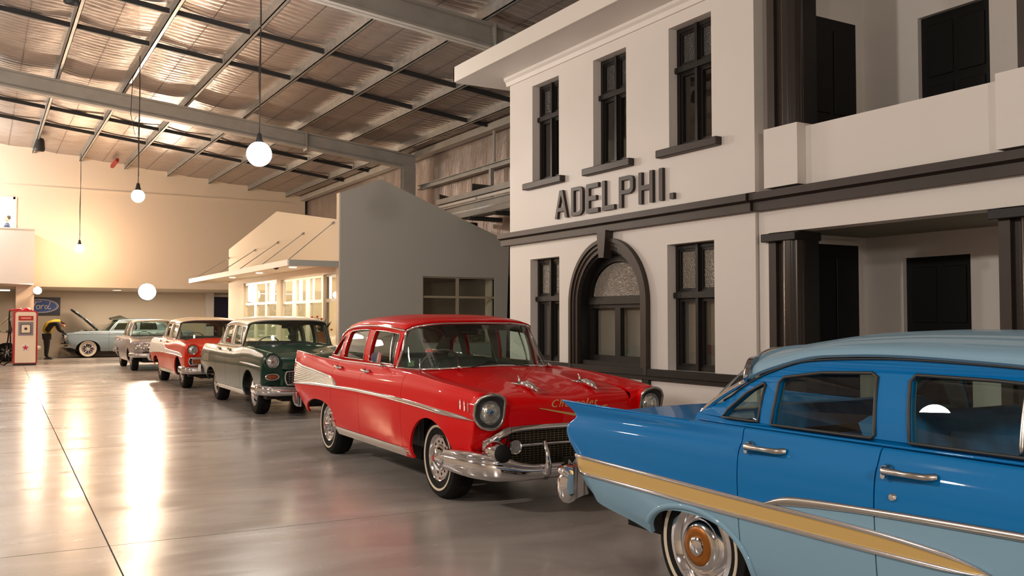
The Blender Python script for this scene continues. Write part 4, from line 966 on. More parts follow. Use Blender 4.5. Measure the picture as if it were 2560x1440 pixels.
    P['windows'] = [('a', [(-1.80, 1.065), (-1.77, 1.35+T_), (-1.755, 1.372+T_), (-1.5, 1.367+T_), (-1.15, 1.345+T_), (-1.125, 1.33+T_), (-1.115, 1.055)]),
                    ('b', [(-2.58, 1.075), (-2.545, 1.335+T_), (-2.51, 1.355+T_), (-2.2, 1.378+T_), (-1.97, 1.378+T_), (-1.945, 1.365+T_), (-1.955, 1.067)]),
                    ('c', [(-3.0, 1.075), (-2.98, 1.12), (-2.88, 1.24), (-2.72, 1.31+T_), (-2.685, 1.30+T_), (-2.70, 1.075)])]
    P['vent'] = ((-1.30, 1.35+T_), (-1.24, 1.06)); P['pillar_mat'] = top_m if fin else roof_m
    P['win_trim'] = M['chrome']; P['win_r'] = .005
    P['cab'] = (-.62, -2.95); P['zbelt'] = zb
    c = CarBuilder(name, label, P, loc, rz, group)
    far = loc[1] > 12
    du = .05 if far else .03; nv = 18 if far else 28
    for rt in (True, False):
        c.patch('rear_quarter_panel', st[0], -2.503, 0, 8, low_m, nv, du, right=rt)
        c.patch('rear_door', -2.497, -1.653, 1.02, 8, low_m, nv, du, right=rt)
        c.patch('front_door', -1.647, -.563, 1.02, 8, low_m, nv, du, right=rt)
        c.patch('front_fender', -.557, st[-1], 0, 8, low_m, nv, du, right=rt)
        c.patch('sill_moulding', -2.46, -.44, 0, .97, M['alu'], 6, .08, right=rt)
    # hood, cowl, deck
    hm = low_m
    hood = [[(-.46, .655, 1.005+up*.6), (-.44, .5, 1.03+up*.6), (-.43, .3, 1.04+up*.6), (-.42, .15, 1.045+up*.6), (-.42, 0, 1.045+up*.6)],
            [(0, .645, .953+up), (0, .5, .985+up), (0, .3, 1.005+up), (0, .15, 1.0+up), (0, 0, .995+up)],
            [(.45, .635, .922+up), (.45, .5, .935+up), (.45, .3, .945+up), (.45, .15, .935+up), (.45, 0, .93+up)],
            [(.74, .625, .885+up), (.75, .5, .885+up), (.76, .3, .89+up), (.77, .15, .88+up), (.77, 0, .875+up)],
            [(.85, .615, .82+up), (.87, .5, .82+up), (.89, .3, .82+up), (.90, .15, .82+up), (.90, 0, .82+up)],
            [(.875, .61, .645 if fin else .74), (.89, .5, .645 if fin else .73), (.91, .3, .645 if fin else .73), (.92, .15, .645 if fin else .73), (.92, 0, .645 if fin else .73)]]
    c.top('hood', [0, .42, .87, 1.16, 1.28, 1.45], hood, hm, n=44)
    cowl = [[(-1.08, .75, 1.015), (-1.08, .5, 1.015), (-1.08, .25, 1.015), (-1.08, 0, 1.015)], [(-.75, .70, 1.015+up*.2), (-.75, .5, 1.02+up*.2), (-.75, .25, 1.02+up*.2), (-.75, 0, 1.02+up*.2)],
            [(-.465, .655, 1.0+up*.6), (-.445, .5, 1.025+up*.6), (-.435, .3, 1.035+up*.6), (-.425, 0, 1.04+up*.6)]]
    c.top('cowl', [0, .3, .6], cowl, hm, n=10)
    dk_ = [[(-4.06, .60, .70), (-4.09, .4, .70), (-4.10, .2, .70), (-4.10, 0, .70)], [(-4.02, .60, .90), (-4.06, .4, .92), (-4.07, .2, .93), (-4.07, 0, .93)],
           [(-3.9, .73, .945), (-3.92, .4, .98), (-3.93, .2, .99), (-3.93, 0, .99)], [(-3.5, .715, .985), (-3.5, .4, 1.015), (-3.5, .2, 1.025), (-3.5, 0, 1.025)],
           [(-3.1, .70, 1.02), (-3.2, .4, 1.035), (-3.3, .2, 1.035), (-3.32, 0, 1.035)], [(-2.95, .72, 1.03), (-2.95, .4, 1.03), (-2.95, .2, 1.03), (-2.95, 0, 1.03)]]
    c.top('trunk_lid', [0, .2, .35, .75, 1.15, 1.4], dk_, hm, n=26)
    # greenhouse
    c.side_frame()
    c.screen('windshield', [(-.47, 0, 1.055+up*.5), (-.50, .35, 1.045+up*.5), (-.62, .60, 1.03+up*.3), (-.80, .72, 1.025+up*.2), (-1.05, .765, 1.03)],
             [(-.88, 0, 1.448+zr), (-.89, .30, 1.445+zr), (-.93, .54, 1.425+zr), (-.985, .635, 1.40+zr), (-1.05, .668, 1.372+zr)], .03, M['chrome'] if fin else M['darksteel'], .013)
    c.screen('rear_window', [(-3.36, 0, 1.05), (-3.33, .3, 1.05), (-3.22, .58, 1.05), (-3.12, .67, 1.05)], [(-2.98, 0, 1.42+zr), (-2.97, .3, 1.41+zr), (-2.93, .52, 1.37+zr), (-2.92, .60, 1.30+zr)], -.03, M['chrome'], .011)
    zc = 1.53+zr
    rfC = [[(-.865, 0, 0)]*5]*0
    def rs(xs_, zs_, ys_): return [(x, y, z) for x, y, z in zip(xs_, ys_, zs_)]
    rf = [rs([-1.06, -.99, -.925, -.885, -.875], [1.378+zr, 1.412+zr, 1.44+zr, 1.452+zr, 1.455+zr], [.675, .625, .50, .28, 0]),
          rs([-1.12, -1.06, -1.01, -.98, -.97], [1.39+zr, 1.435+zr, 1.472+zr, 1.49+zr, 1.497+zr], [.682, .645, .51, .28, 0]),
          rs([-1.4]*5, [1.407+zr, 1.455+zr, 1.502+zr, 1.527+zr, zc], [.684, .66, .52, .28, 0]),
          rs([-1.83]*5, [1.422+zr, 1.465+zr, 1.51+zr, 1.535+zr, zc+.008], [.682, .66, .52, .28, 0]),
          rs([-2.25]*5, [1.417+zr, 1.46+zr, 1.502+zr, 1.525+zr, zc-.002], [.675, .65, .51, .28, 0]),
          rs([-2.66]*5, [1.38+zr, 1.425+zr, 1.468+zr, 1.49+zr, 1.498+zr], [.655, .63, .50, .28, 0]),
          rs([-2.93, -2.93, -2.945, -2.96, -2.965], [1.307+zr, 1.36+zr, 1.405+zr, 1.43+zr, 1.437+zr], [.632, .60, .49, .28, 0]),
          rs([-3.06, -3.03, -3.0, -2.99, -2.985], [1.20+zr, 1.30+zr, 1.37+zr, 1.41+zr, 1.42+zr], [.635, .60, .50, .28, 0]),
          rs([-3.13, -3.12, -3.0, -2.99, -2.986], [1.06, 1.10, 1.365+zr, 1.408+zr, 1.418+zr], [.70, .665, .51, .28, 0])]
    c.roof([0, .1, .4, .83, 1.25, 1.66, 1.93, 2.1, 2.3], rf, roof_m)
    # lamps
    hy = .80 if fin else .765
    if fin:
        for sg in (-1, 1):
            lp = [(-.135, .065), (-.09, .118), (0, .138), (.07, .125), (.118, .075), (.118, -.03), (.085, -.10), (.02, -.125), (-.06, -.115), (-.115, -.06), (-.135, 0)]
            lp = [(sg*-(a_), b_) for a_, b_ in lp]
            L3 = []
            n_ = 44; A = np.array(lp+[lp[0]]); q = pchip(np.arange(len(A)), A, np.linspace(0, len(A)-1, n_+1)[:-1])
            X_ = lambda y, z: .925+.32*(z)+(-.18)*abs(y*sg-.0)*0
            outer = np.array([(.93+.30*max(b_, -.05)-(.25*max(0, (sg*a_))), sg*hy+a_, hz+b_) for a_, b_ in q])
            MB().tube(outer, .012, 8, closed=True).build('headlight_bezel', M['chromed'], c.root, smooth=True)
            inn = np.array([(.905, sg*hy+.092*math.cos(math.atan2(b_, a_)), hz+.092*math.sin(math.atan2(b_, a_))) for a_, b_ in q])
            back = np.array([(x_-.05, sg*hy+(y_-sg*hy)*1.03, hz+(z_-hz)*1.03) for x_, y_, z_ in outer])
            back2 = np.array([(.80, sg*hy+(y_-sg*hy)*1.0, hz+(z_-hz)*1.0) for x_, y_, z_ in outer])
            mk('headlight_fairing', np.vstack([back2, outer]), [(k, (k+1) % n_, n_+(k+1) % n_, n_+k) for k in range(n_)], low_m, c.root, True, 40)
            mk('headlight_hood', np.vstack([outer, inn]), [(k, (k+1) % n_, n_+(k+1) % n_, n_+k) for k in range(n_)], M['darksteel'], c.root, True, 40)
        c.headlamp((.905, hy, hz), .088, 0, 1.10)
    else:
        for sg in (-1, 1): c.lath('headlight_bucket', [(.125, -.16), (.13, -.04), (.128, .0), (.112, .01), (.10, -.01)], (.90, sg*hy, hz), 'x', low_m)
        c.headlamp((.90, hy, hz), .09, 0, 1.16)
    # front end
    bar = lambda pts, r, m_, nm, n=8: MB().tube(pts, r, n).build(nm, m_, c.root, smooth=True, angle=50)
    MB().box((.55, -.80, .28), (.74, .80, .645)).build('grille_backing', M['dark'], c.root)
    if year in (57,):
        g = MB()
        for y in np.arange(-.76, .761, .04): g.box((.765, y-.002, .33), (.77, y+.002, .635))
        for z in np.arange(.34, .63, .018): g.box((.77, -.77, z-.0018), (.776, .77, z+.0018))
        gm = g.build('grille_mesh', mat('dull_gold_mesh', (.35, .27, .15), .35, .8), c.root); gm['kind'] = 'stuff'
        c.sweep('grille_eyebrow', [(.915, 0, .645, .024, .03, 0), (.91, .3, .645, .024, .03, 2), (.895, .5, .64, .026, .035, 6), (.885, .60, .63, .03, .04, 12)], [(-.6, -1), (.5, -1), (1, -.3), (.8, .6), (.2, 1), (-.6, 1)], M['chrome'])
        for sg in (-1, 1):
            c.sweep('grille_surround', [(.885, sg*.605, .63, .035, .045, sg*12), (.88, sg*.68, .605, .042, .05, sg*20), (.86, sg*.755, .56, .05, .05, sg*30), (.82, sg*.815, .52, .05, .04, sg*42)], [(-.6, -1), (.5, -1), (1, -.3), (.8, .6), (.2, 1), (-.6, 1)], M['chrome'], mirror=False, n=20)
        bar([(.84, -.60, .50), (.85, -.3, .505), (.855, 0, .505), (.85, .3, .505), (.84, .60, .50)], .015, M['chrome'], 'grille_bar')
        for sg in (-1, 1):
            l = c.lath('parking_lamp', [(0, .03), (.045, .027), (.052, .01), (.05, -.04)], (.87, sg*.56, .50), 'x', M['lens'])
            c.lath('lamp_rim', [(.046, .03), (.054, .034), (.060, .02), (.055, -.03)], (.87, sg*.56, .50), 'x', M['chrome'], l)
            c.lath('bumper_bullet', [(.085, -.10), (.09, .0), (.086, .06), (.075, .115), (.066, .14)], (.88, sg*.745, .475), 'x', M['chrome'])
            c.lath('bullet_tip', [(.066, .13), (.069, .16), (.062, .19), (.04, .21), (0, .218)], (.88, sg*.745, .475), 'x', M['rubber'])
            gd = MB().tube([(1.0, sg*.335, .27), (1.045, sg*.335, .31), (1.055, sg*.335, .38), (1.04, sg*.335, .46), (1.0, sg*.335, .53), (.96, sg*.335, .545)], [.03, .034, .03, .022, .018, .012], 9).build('bumper_guard', M['chrome'], c.root, smooth=True)
        c.sweep('front_bumper', [(.985, 0, .315, .055, .05, 0), (.985, .42, .315, .058, .05, 2), (.975, .56, .325, .07, .06, 6), (.95, .68, .345, .085, .065, 14), (.90, .79, .365, .10, .07, 32), (.82, .87, .378, .10, .07, 52), (.68, .925, .385, .092, .06, 74), (.47, .955, .392, .078, .045, 87)],
                [(-.4, -1), (.3, -1.05), (.8, -.93), (.97, -.6), (.95, 0), (.88, .32), (.72, .42), (.9, .5), (1.12, .68), (1.0, .92), (.4, 1.06), (-.4, .95)], M['chrome'])
        for sg in (-1, 1): bar([(.80, sg*.945, .35), (.72, sg*.985, .355), (.60, sg*1.005, .36)], [.004, .012, .004], M['chrome'], 'bumper_rib')
        pl = MB().box((1.055, -.185, .295), (1.062, .185, .415), .004).build('number_plate', mat('black_plate', (.01, .01, .01), .4), c.root)
        glyphs(c, 'plate_text', 'MD-', (1.064, -.155, .315), .115, mat('plate_silver', (.55, .55, .52), .4), pl, (90, 0, 90), .001, align='LEFT')
        MB().box((.985, -.02, .30), (1.056, .02, .33)).build('plate_bracket', M['darksteel'], c.root)
    else:
        zg0, zg1, yw = (.50, .70, .53) if year == 55 else (.53, .68, .80)
        MB().box((.70, -.62, .44), (.86, .62, .735), .03).build('front_panel', low_m, c.root)
        MB().box((.80, -yw, zg0), (.868, yw, zg1)).build('grille_recess', M['dark'], c.root)
        g = MB()
        for y in np.arange(-yw+.03, yw-.02, .05): g.box((.868, y-.004, zg0), (.885, y+.004, zg1))
        for z in np.arange(zg0+.02, zg1, .035): g.box((.868, -yw+.02, z-.003), (.889, yw-.02, z+.003))
        gm = g.build('grille_mesh', M['chrome'], c.root); gm['kind'] = 'stuff'
        lo = [(.88, -yw, zg0), (.895, 0, zg0-.01), (.88, yw, zg0), (.875, yw+.03, (zg0+zg1)/2), (.88, yw, zg1), (.9, 0, zg1+.01), (.88, -yw, zg1), (.875, -yw-.03, (zg0+zg1)/2)]
        A = np.array(lo+[lo[0]]); q = pchip(np.arange(len(A)), A, np.linspace(0, len(A)-1, 65)[:-1])
        MB().tube(q, .014, 7, closed=True).build('grille_surround', M['chrome'], c.root, smooth=True)
        for sg in (-1, 1):
            if year == 55:
                e = [(.875+.0*t, sg*.755+.10*math.cos(t), .625+.045*math.sin(t)) for t in np.linspace(0, 2*math.pi, 25)[:-1]]
                MB().tube(e, .011, 7, closed=True).build('parking_lamp_rim', M['chrome'], c.root, smooth=True)
                c.lath('parking_lamp', [(0, .022), (.05, .018), (.095, .0)], (.862, sg*.755, .625), 'x', M['amber'], sz=.42)
            else:
                MB().box((.86, sg*.50, .555), (.905, sg*.75, .655), .01).build('parking_lamp', M['amber'], c.root)
                MB().tube([(.905, sg*.49, .545), (.905, sg*.76, .55), (.90, sg*.76, .66), (.905, sg*.49, .665)], .01, 6, closed=True).build('parking_lamp_rim', M['chrome'], c.root)
            MB().tube([(.95, sg*.36, .33), (.985, sg*.36, .40), (.98, sg*.36, .50), (.94, sg*.36, .55)], [.03, .035, .03, .02], 9).build('bumper_guard', M['chrome'], c.root, smooth=True)
        c.sweep('front_bumper', [(.93, 0, .405, .065, .05, 0), (.92, .45, .405, .067, .05, 3), (.89, .65, .41, .075, .055, 14), (.82, .82, .42, .082, .06, 40), (.70, .905, .425, .08, .06, 66), (.50, .95, .43, .07, .04, 86)],
                [(-.4, -1), (.1, -1), (.6, -.8), (.95, -.35), (1, .1), (.85, .6), (.4, 1), (-.4, 1)], M['chrome'])
        e = MB().tube([(.80, 0, 1.0), (.90, 0, .985), (.95, 0, .965)], [.02, .028, .004], 8).build('hood_ornament', M['chrome'], c.root, smooth=True)
    c.sweep('rear_bumper', [(-4.22, 0, .50, .08, -.05, 0), (-4.21, .5, .50, .08, -.05, -4), (-4.17, .75, .51, .085, -.05, -25), (-4.06, .88, .525, .085, -.05, -55), (-3.92, .93, .55, .07, -.04, -80)],
            [(-.4, -1), (.1, -1), (.6, -.8), (.95, -.3), (1, .2), (.8, .7), (.3, 1), (-.4, 1)], M['chrome'])
    # side trim
    for rt in (True, False):
        if fin:
            c.overlay('ribbed_panel', [(-4.10, .925), (-3.6, .905), (-3.0, .885), (-2.6, .865), (-2.40, .825), (-2.30, .79)], [(-4.10, .74), (-3.2, .765), (-2.30, .778)], -4.10, -2.31, M['alu'], .004, 60, 8, right=rt)
            rb = c.root
            for k in range(8):
                f_ = (k+.7)/8.6; zz = lambda x, f_=f_: float(pchip([-4.10, -3.2, -2.3], [.74, .765, .778], [x])[0]*(1-f_)+f_*pchip([-4.10, -3.6, -3.0, -2.6, -2.40, -2.30], [.925, .905, .885, .865, .825, .79], [x])[0])
                x1 = -2.36-f_*.12
                c.strip('panel_rib', [(x, zz(x), .004) for x in np.linspace(-4.08, x1, 14)], M['alu'], off=.007, right=rt, n=40)
            c.strip('trim_moulding', [(-4.10, .935, .007), (-3.6, .913, .011), (-3.0, .893, .012), (-2.6, .872, .012), (-2.42, .835, .012), (-2.32, .795, .008)], M['chrome'], off=.012, right=rt)
            c.strip('trim_moulding', [(-4.12, .725, .008), (-3.6, .742, .014), (-2.9, .765, .016), (-2.2, .778, .017), (-1.7, .785, .018), (-1.0, .782, .02), (-.4, .768, .022), (.2, .745, .022), (.6, .728, .017), (.86, .715, .003)], M['chrome'], off=.016, right=rt)
            for k in range(3): c.strip('fender_hash_mark', [(.60+.07*k+.008, .785-.008*k, .004), (.60+.07*k, .81-.008*k, .008), (.60+.07*k-.004, .835-.008*k, .008), (.60+.07*k-.006, .86-.008*k, .004)], M['chrome'], off=.008, right=rt, n=10)
            MB().tube([(-4.19, (-1 if rt else 1)*.856, 1.056), (-3.9, (-1 if rt else 1)*.86, 1.055), (-3.5, (-1 if rt else 1)*.856, 1.047), (-3.2, (-1 if rt else 1)*.85, 1.042)], [.010, .009, .008, .004], 6).build('fin_moulding', M['chrome'], c.root, smooth=True)
            MB().tube([(-4.19, (-1 if rt else 1)*.856, 1.05), (-4.165, (-1 if rt else 1)*.885, .93), (-4.14, (-1 if rt else 1)*.90, .84), (-4.12, (-1 if rt else 1)*.905, .74)], .009, 6).build('fin_moulding', M['chrome'], c.root, smooth=True)
        elif year == 55:
            c.strip('trim_moulding', [(-.50, .80, .008), (-.1, .795, .013), (.4, .785, .014), (.80, .775, .004)], M['chrome'], off=.014, right=rt)
        else:
            c.overlay('two_tone_panel', [(-3.95, 1.0), (-3.2, 1.02), (-2.2, 1.01), (-1.75, .93), (-1.45, .83)], [(-3.95, .66), (-3.2, .70), (-2.2, .735), (-1.45, .745)], -3.95, -1.46, M['white'], .004, 50, 10, right=rt)
            c.overlay('two_tone_panel', [(-1.7, .83), (-.5, .80), (.3, .77), (.62, .73)], [(-1.7, .745), (-.5, .735), (.3, .715), (.62, .70)], -1.70, .62, M['white'], .004, 40, 5, right=rt)
            c.strip('trim_moulding', [(-4.0, .655, .008), (-2.2, .728, .012), (-.5, .73, .012), (.66, .695, .004)], M['chrome'], off=.012, right=rt)
            c.strip('trim_moulding', [(-2.0, 1.0, .008), (-1.7, .90, .010), (-1.45, .825, .010), (-.5, .80, .010), (.3, .775, .010), (.66, .72, .004)], M['chrome'], off=.010, right=rt)
        sg = -1 if rt else 1
        for xh in (-1.60, -2.42):
            p = c.ys([xh, xh+.16], [.985, .98]); a_ = Vector(p[0]); b_ = Vector(p[1]); a_.y *= sg; b_.y *= sg; o_ = Vector((0, sg*.04, 0))
            MB().tube([a_, a_+o_, (a_+b_)/2+o_*1.15, b_+o_*.9, b_], [.016, .013, .011, .013, .015], 8).build('door_handle', M['chrome'], c.root, smooth=True)
        # belt moulding below the glass
        MB().tube([(x, sg*float(c.gy(x, 1.035)+.014), 1.042+.004*math.sin(x)) for x in np.linspace(-3.08, -1.08, 24)], .011, 6).build('belt_moulding', M['chrome'], c.root, smooth=True)
    wht = white
    c.wheels(2.92, .80, .335, wkind, .18, wht, .335, (.75, .805) if fin else (.70, .80))
    if fin:
        P['cab'] = (-.62, -2.95)
    c.innards(-4.0, .72, .74, .24, .62, True)
    for sg in (-1, 1): MB().box((-2.95, sg*.60-.0, 1.0), (-2.7, sg*.60+sg*.02, 1.05)).build('parcel_shelf_edge', M['trimgrey'], c.root)
    MB().box((-3.3, -.62, .99), (-2.8, .62, 1.03)).build('parcel_shelf', M['trimgrey'], c.root)
    m_ = MB().tube([(-1.02, 0, 1.40), (-1.06, 0, 1.37)], .008, 6).box((-1.09, -.10, 1.335), (-1.065, .10, 1.385), .008).build('rear_view_mirror', M['darksteel'], c.root)
    for sg in (-1, 1):
        MB().tube([(-.42, sg*.30, 1.05+up*.5), (-.52, sg*.10, 1.075+up*.5), (-.56, -sg*.08, 1.085+up*.5)], .006, 6).build('wiper', M['darksteel'], c.root)
    return c

def deform(root, f):
    """re-shape every part mesh of a car (wheels stay round)"""
    def go(o):
        for ch in [q for q in COL.objects if q.parent == o]:
            if ch.name.split('.')[0] == 'wheel': continue
            if ch.type == 'MESH' and ch.data.users == 1:
                me = ch.data; n = len(me.vertices); A = np.empty(n*3); me.vertices.foreach_get('co', A); A = A.reshape(-1, 3)
                if ch.location.length > 0 or ch.rotation_euler.x != 0:
                    l = ch.location.copy(); p = f(np.array([[l.x, l.y, l.z]]))[0]; ch.location = p
                else: me.vertices.foreach_set('co', f(A).ravel()); me.update()
            go(ch)
    go(root)
def sm(t): t = np.clip(t, 0, 1); return t*t*(3-2*t)
def vz(c, zf):
    """row parameter at which the body side reaches height zf(x)"""
    def g(us):
        lo, hi = np.zeros(len(us)), np.full(len(us), 6.0); z = zf(us)
        for _ in range(24):
            mid = (lo+hi)/2; up = c.side.ev(us, mid)[:, 2] < z; lo = np.where(up, mid, lo); hi = np.where(up, hi, mid)
        return (lo+hi)/2
    return g
def handle(c, x0, x1, z, rt, r=.014, mt=None):
    sg = -1 if rt else 1
    p = c.ys([x0, x1], [z, z]); a_ = Vector(p[0]); b_ = Vector(p[1]); a_.y *= sg; b_.y *= sg; o_ = Vector((0, sg*.045, 0))
    h = MB().tube([a_, a_+o_*.6], [.024, .020], 10).tube([a_+o_*.5, a_+o_+(b_-a_)*.06, (a_+b_)/2+o_*1.05, a_+(b_-a_)*.92+o_*.9, b_+o_*.1], [.019, .017, .011, .013, .015], 9).build('door_handle', mt or M['chromed'], c.root, smooth=True, angle=60)
    MB().tube([a_+o_*.55-Vector((0, 0, .022)), a_+o_*.85-Vector((0, 0, .022))], .011, 8).build('handle_button', M['chrome'], h, smooth=True, angle=50)

def blue_car():
    P = {'wb': 2.79}; zb = .955; low, hi_ = M['ltblue'], M['blue']
    st = [-4.05, -3.93, -3.84, -3.62, -3.2, -2.85, -2.45, -1.68, -1.1, -.75, 0, .5, .68, .76, .84]
    rear = [
     [(-3.80, .60, .46), (-3.82, .60, .51), (-3.83, .60, .58), (-3.84, .60, .66), (-3.85, .60, .74), (-3.85, .60, .81), (-3.84, .60, .86), (-3.83, .60, .88), (-3.81, .60, .90)],
     [(-3.74, .76, .45), (-3.79, .79, .505), (-3.81, .81, .58), (-3.83, .82, .67), (-3.885, .84, .76), (-3.895, .84, .83), (-3.84, .83, .895), (-3.90, .85, .965), (-3.84, .74, .93)],
     [(-3.68, .825, .445), (-3.715, .855, .505), (-3.745, .875, .58), (-3.77, .885, .67), (-3.85, .892, .765), (-3.86, .890, .84), (-3.80, .862, .905), (-3.93, .878, .982), (-3.85, .78, .93)],
     [(-3.62, .84, .415), (-3.62, .87, .49), (-3.62, .89, .58), (-3.62, .897, .67), (-3.62, .902, .76), (-3.62, .892, .85), (-3.62, .862, .905), (-3.62, .872, .975), (-3.62, .75, .928)]]
    def rw(x, zs, zt, yt, yin, zin, y6=.862): return [(x, .83, zs), (x, .868, zs+.08), (x, .892, zs+.08+.5*(.66-zs-.08)), (x, .90, .66), (x, .902, .76), (x, .893, .85), (x, y6, .908), (x, yt, zt), (x, yin, zin)]
    body = [rw(-3.2, .345, .970, .868, .72, .935), rw(-2.85, .25, .968, .862, .735, .952), rw(-2.45, .245, .966, .85, .79, .958, .866), rw(-1.68, .245, .962, .845, .80, .957, .872),
            rw(-1.1, .245, .960, .845, .79, .955, .872), rw(-.75, .245, .958, .85, .72, .955, .872), rw(0, .26, .95, .855, .66, .93, .872), rw(.5, .32, .93, .86, .65, .905, .868)]
    front = [[(x-.1+.03*k, .84-.0*k+(.02 if 1 < k < 6 else 0), .40+.062*k) for k in range(9)] for x in ()]
    fr = [[(.60, .80, .40), (.64, .84, .47), (.68, .87, .56), (.70, .875, .66), (.71, .875, .76), (.71, .865, .84), (.70, .85, .89), (.69, .835, .91), (.66, .64, .88)],
          [(.63, .74, .40), (.68, .77, .47), (.72, .79, .56), (.75, .80, .66), (.76, .80, .74), (.76, .79, .81), (.75, .78, .85), (.74, .77, .87), (.71, .62, .85)],
          [(.64, .60, .40), (.69, .60, .47), (.73, .60, .54), (.76, .60, .62), (.77, .60, .68), (.77, .60, .73), (.765, .60, .77), (.76, .60, .79), (.75, .60, .81)]]
    P['side_st'] = st[:4]+[-3.2, -2.85, -2.45, -1.68, -1.1, -.75, 0, .5]+[.68, .76, .84]; P['side'] = rear+body+fr
    P['arches'] = [(0.0, .28, .40, .33), (-2.765, .24, .385, .27, 2.5)]
    P['belt_y'] = [(-3.1, .72), (-2.6, .765), (-1, .775), (-.5, .76)]; P['belt_z'] = [(-3.1, zb), (-.5, zb)]
    P['rail_y'] = [(-3.1, .63), (-2.5, .645), (-2.1, .66), (-1.2, .665), (-.5, .65)]
    rail = [(-2.90, .99), (-2.78, 1.06), (-2.62, 1.15), (-2.45, 1.222), (-2.20, 1.287), (-1.95, 1.305), (-1.72, 1.312), (-1.2, 1.298), (-.93, 1.272)]
    P['rail'] = [(-3.1, 1.02)]+rail[1:]+[(-.5, 1.25)]; P['rail_tube'] = rail[1:]; P['rail_mat'] = M['darksteel']; P['rail_r'] = .0045
    P['frame'] = [(-.78, zb-.02), (-.76, zb+.02), (-.92, 1.265)]+[(x, z) for x, z in rail[::-1][1:]]+[(-2.90, zb-.01)]
    P['windows'] = [('a', [(-1.60, .985), (-1.64, 1.225), (-1.62, 1.252), (-1.3, 1.248), (-1.0, 1.235), (-.90, 1.15), (-.84, .985)]),
                    ('b', [(-2.34, .985), (-2.345, 1.12), (-2.355, 1.18), (-2.33, 1.205), (-2.1, 1.238), (-1.83, 1.250), (-1.80, 1.235), (-1.765, 1.0), (-1.78, .985)]),
                    ('c', [(-2.68, .99), (-2.66, 1.03), (-2.56, 1.12), (-2.46, 1.17), (-2.445, 1.16), (-2.425, .99)])]
    P['vent'] = ((-1.17, 1.245), (-1.155, .985)); P['pillar_mat'] = hi_; P['win_trim'] = M['darksteel']; P['win_r'] = .008
    P['cab'] = (-.55, -2.55); P['zbelt'] = zb; P['seat_up'] = .07
    c = CarBuilder('vintage_sedan', 'bright and pale blue 1950s sedan with gold side band and small tail fin', P, (3.97, .75), R(-90))
    zsplit = lambda x: pchip([-4, -2.3, -2.2, -2.05, -1.68, -1.07, -.3, 1], [.615, .605, .655, .69, .712, .735, .76, .77], x)
    V_ = vz(c, zsplit)
    for rt in (True, False):
        for nm, a_, b_ in (('rear_quarter_panel', st[0], -2.428), ('rear_door', -2.421, -1.673), ('front_door', -1.666, -.70), ('front_fender', -.693, .84)):
            c.patch(nm, a_, b_, V_, 8, hi_, 30, .025, right=rt, arch=False)
            c.patch('lower_'+nm, a_, b_, (0 if 'door' not in nm else .55), V_, low, 22, .025, right=rt)
        c.patch('sill_panel', -2.38, -.42, 0, .50, low, 5, .08, right=rt)
        gt = [(-3.775, .672), (-3.1, .660), (-2.43, .645), (-1.68, .634), (-1.40, .618), (-1.25, .598), (-1.19, .58)]
        gb = [(-3.775, .574), (-3.1, .570), (-2.43, .562), (-1.68, .560), (-1.40, .562), (-1.25, .570), (-1.19, .578)]
        c.overlay('gold_band', gt, gb, -3.77, -1.2, M['gold'], .004, 90, 6, right=rt)
        c.strip('trim_moulding', [(x, z, .012 if x < -1.3 else .006) for x, z in gt], M['chrome'], off=.012, right=rt, n=100)
        c.strip('trim_moulding', [(x, z, .012 if x < -1.3 else .006) for x, z in gb], M['chrome'], off=.012, right=rt, n=100)
        c.strip('trim_moulding', [(-3.775, .574, .010), (-3.785, .62, .010), (-3.775, .672, .010)], M['chrome'], off=.012, right=rt, n=12)
        c.strip('spear_moulding', [(-2.245, .652, .004), (-2.19, .668, .014), (-2.10, .684, .021), (-1.95, .698, .019), (-1.68, .715, .016), (-1.07, .738, .016), (-.3, .762, .014), (.5, .77, .006)], M['chromed'], off=.014, right=rt, n=100)
        c.strip('arch_lip', [(-2.765+.385*math.cos(t)*1.04, .24+.27*max(0, math.sin(t))**.8*1.06+.012, .016) for t in np.linspace(math.pi*.86, .02, 26)], low, off=.012, right=rt, n=60)
        handle(c, -2.36, -2.15, .893, rt); handle(c, -1.615, -1.41, .888, rt)
        sg = -1 if rt else 1
        p = c.ys([-1.583], [.788])[0]
        c.lath('door_lock', [(0, .012), (.012, .011), (.016, .006), (.018, 0)], (p[0], sg*p[1], p[2]), '-y' if rt else '+y', M['chrome'], n=14)
        MB().tube([(-3.93, sg*.879, .984), (-3.6, sg*.874, .977), (-3.1, sg*.868, .970), (-2.8, sg*.862, .968)], [.007, .007, .006, .003], 6).build('fin_edge', hi_, c.root, smooth=True)
        c.lath('tail_lamp', [(.06, -.04), (.062, 0), (.045, .022), (0, .03)], (-3.87, sg*.76, .79), '-x', M['redlens'])
        MB().tube([(x, sg*float(c.gy(x, .97)+.012), .966) for x in np.linspace(-2.85, -.8, 20)], .007, 6).build('belt_moulding', hi_, c.root, smooth=True)
    hood = [[(-.50, .655, .93), (-.47, .4, .965), (-.46, .2, .975), (-.46, 0, .98)], [(0, .64, .925), (0, .4, .955), (0, .2, .965), (0, 0, .968)], [(.45, .63, .905), (.47, .4, .925), (.48, .2, .93), (.48, 0, .93)], [(.73, .61, .83), (.77, .4, .83), (.78, .2, .83), (.78, 0, .83)], [(.76, .60, .70), (.78, .4, .70), (.79, .2, .70), (.79, 0, .70)]]
    c.top('hood', [0, .5, .95, 1.25, 1.4], hood, hi_)
    c.top('cowl', [0, .3, .5], [[(-.95, .76, .94), (-.95, .4, .945), (-.95, 0, .945)], [(-.7, .70, .94), (-.7, .4, .95), (-.7, 0, .955)], [(-.505, .655, .925), (-.475, .4, .96), (-.465, 0, .975)]], hi_, n=8)
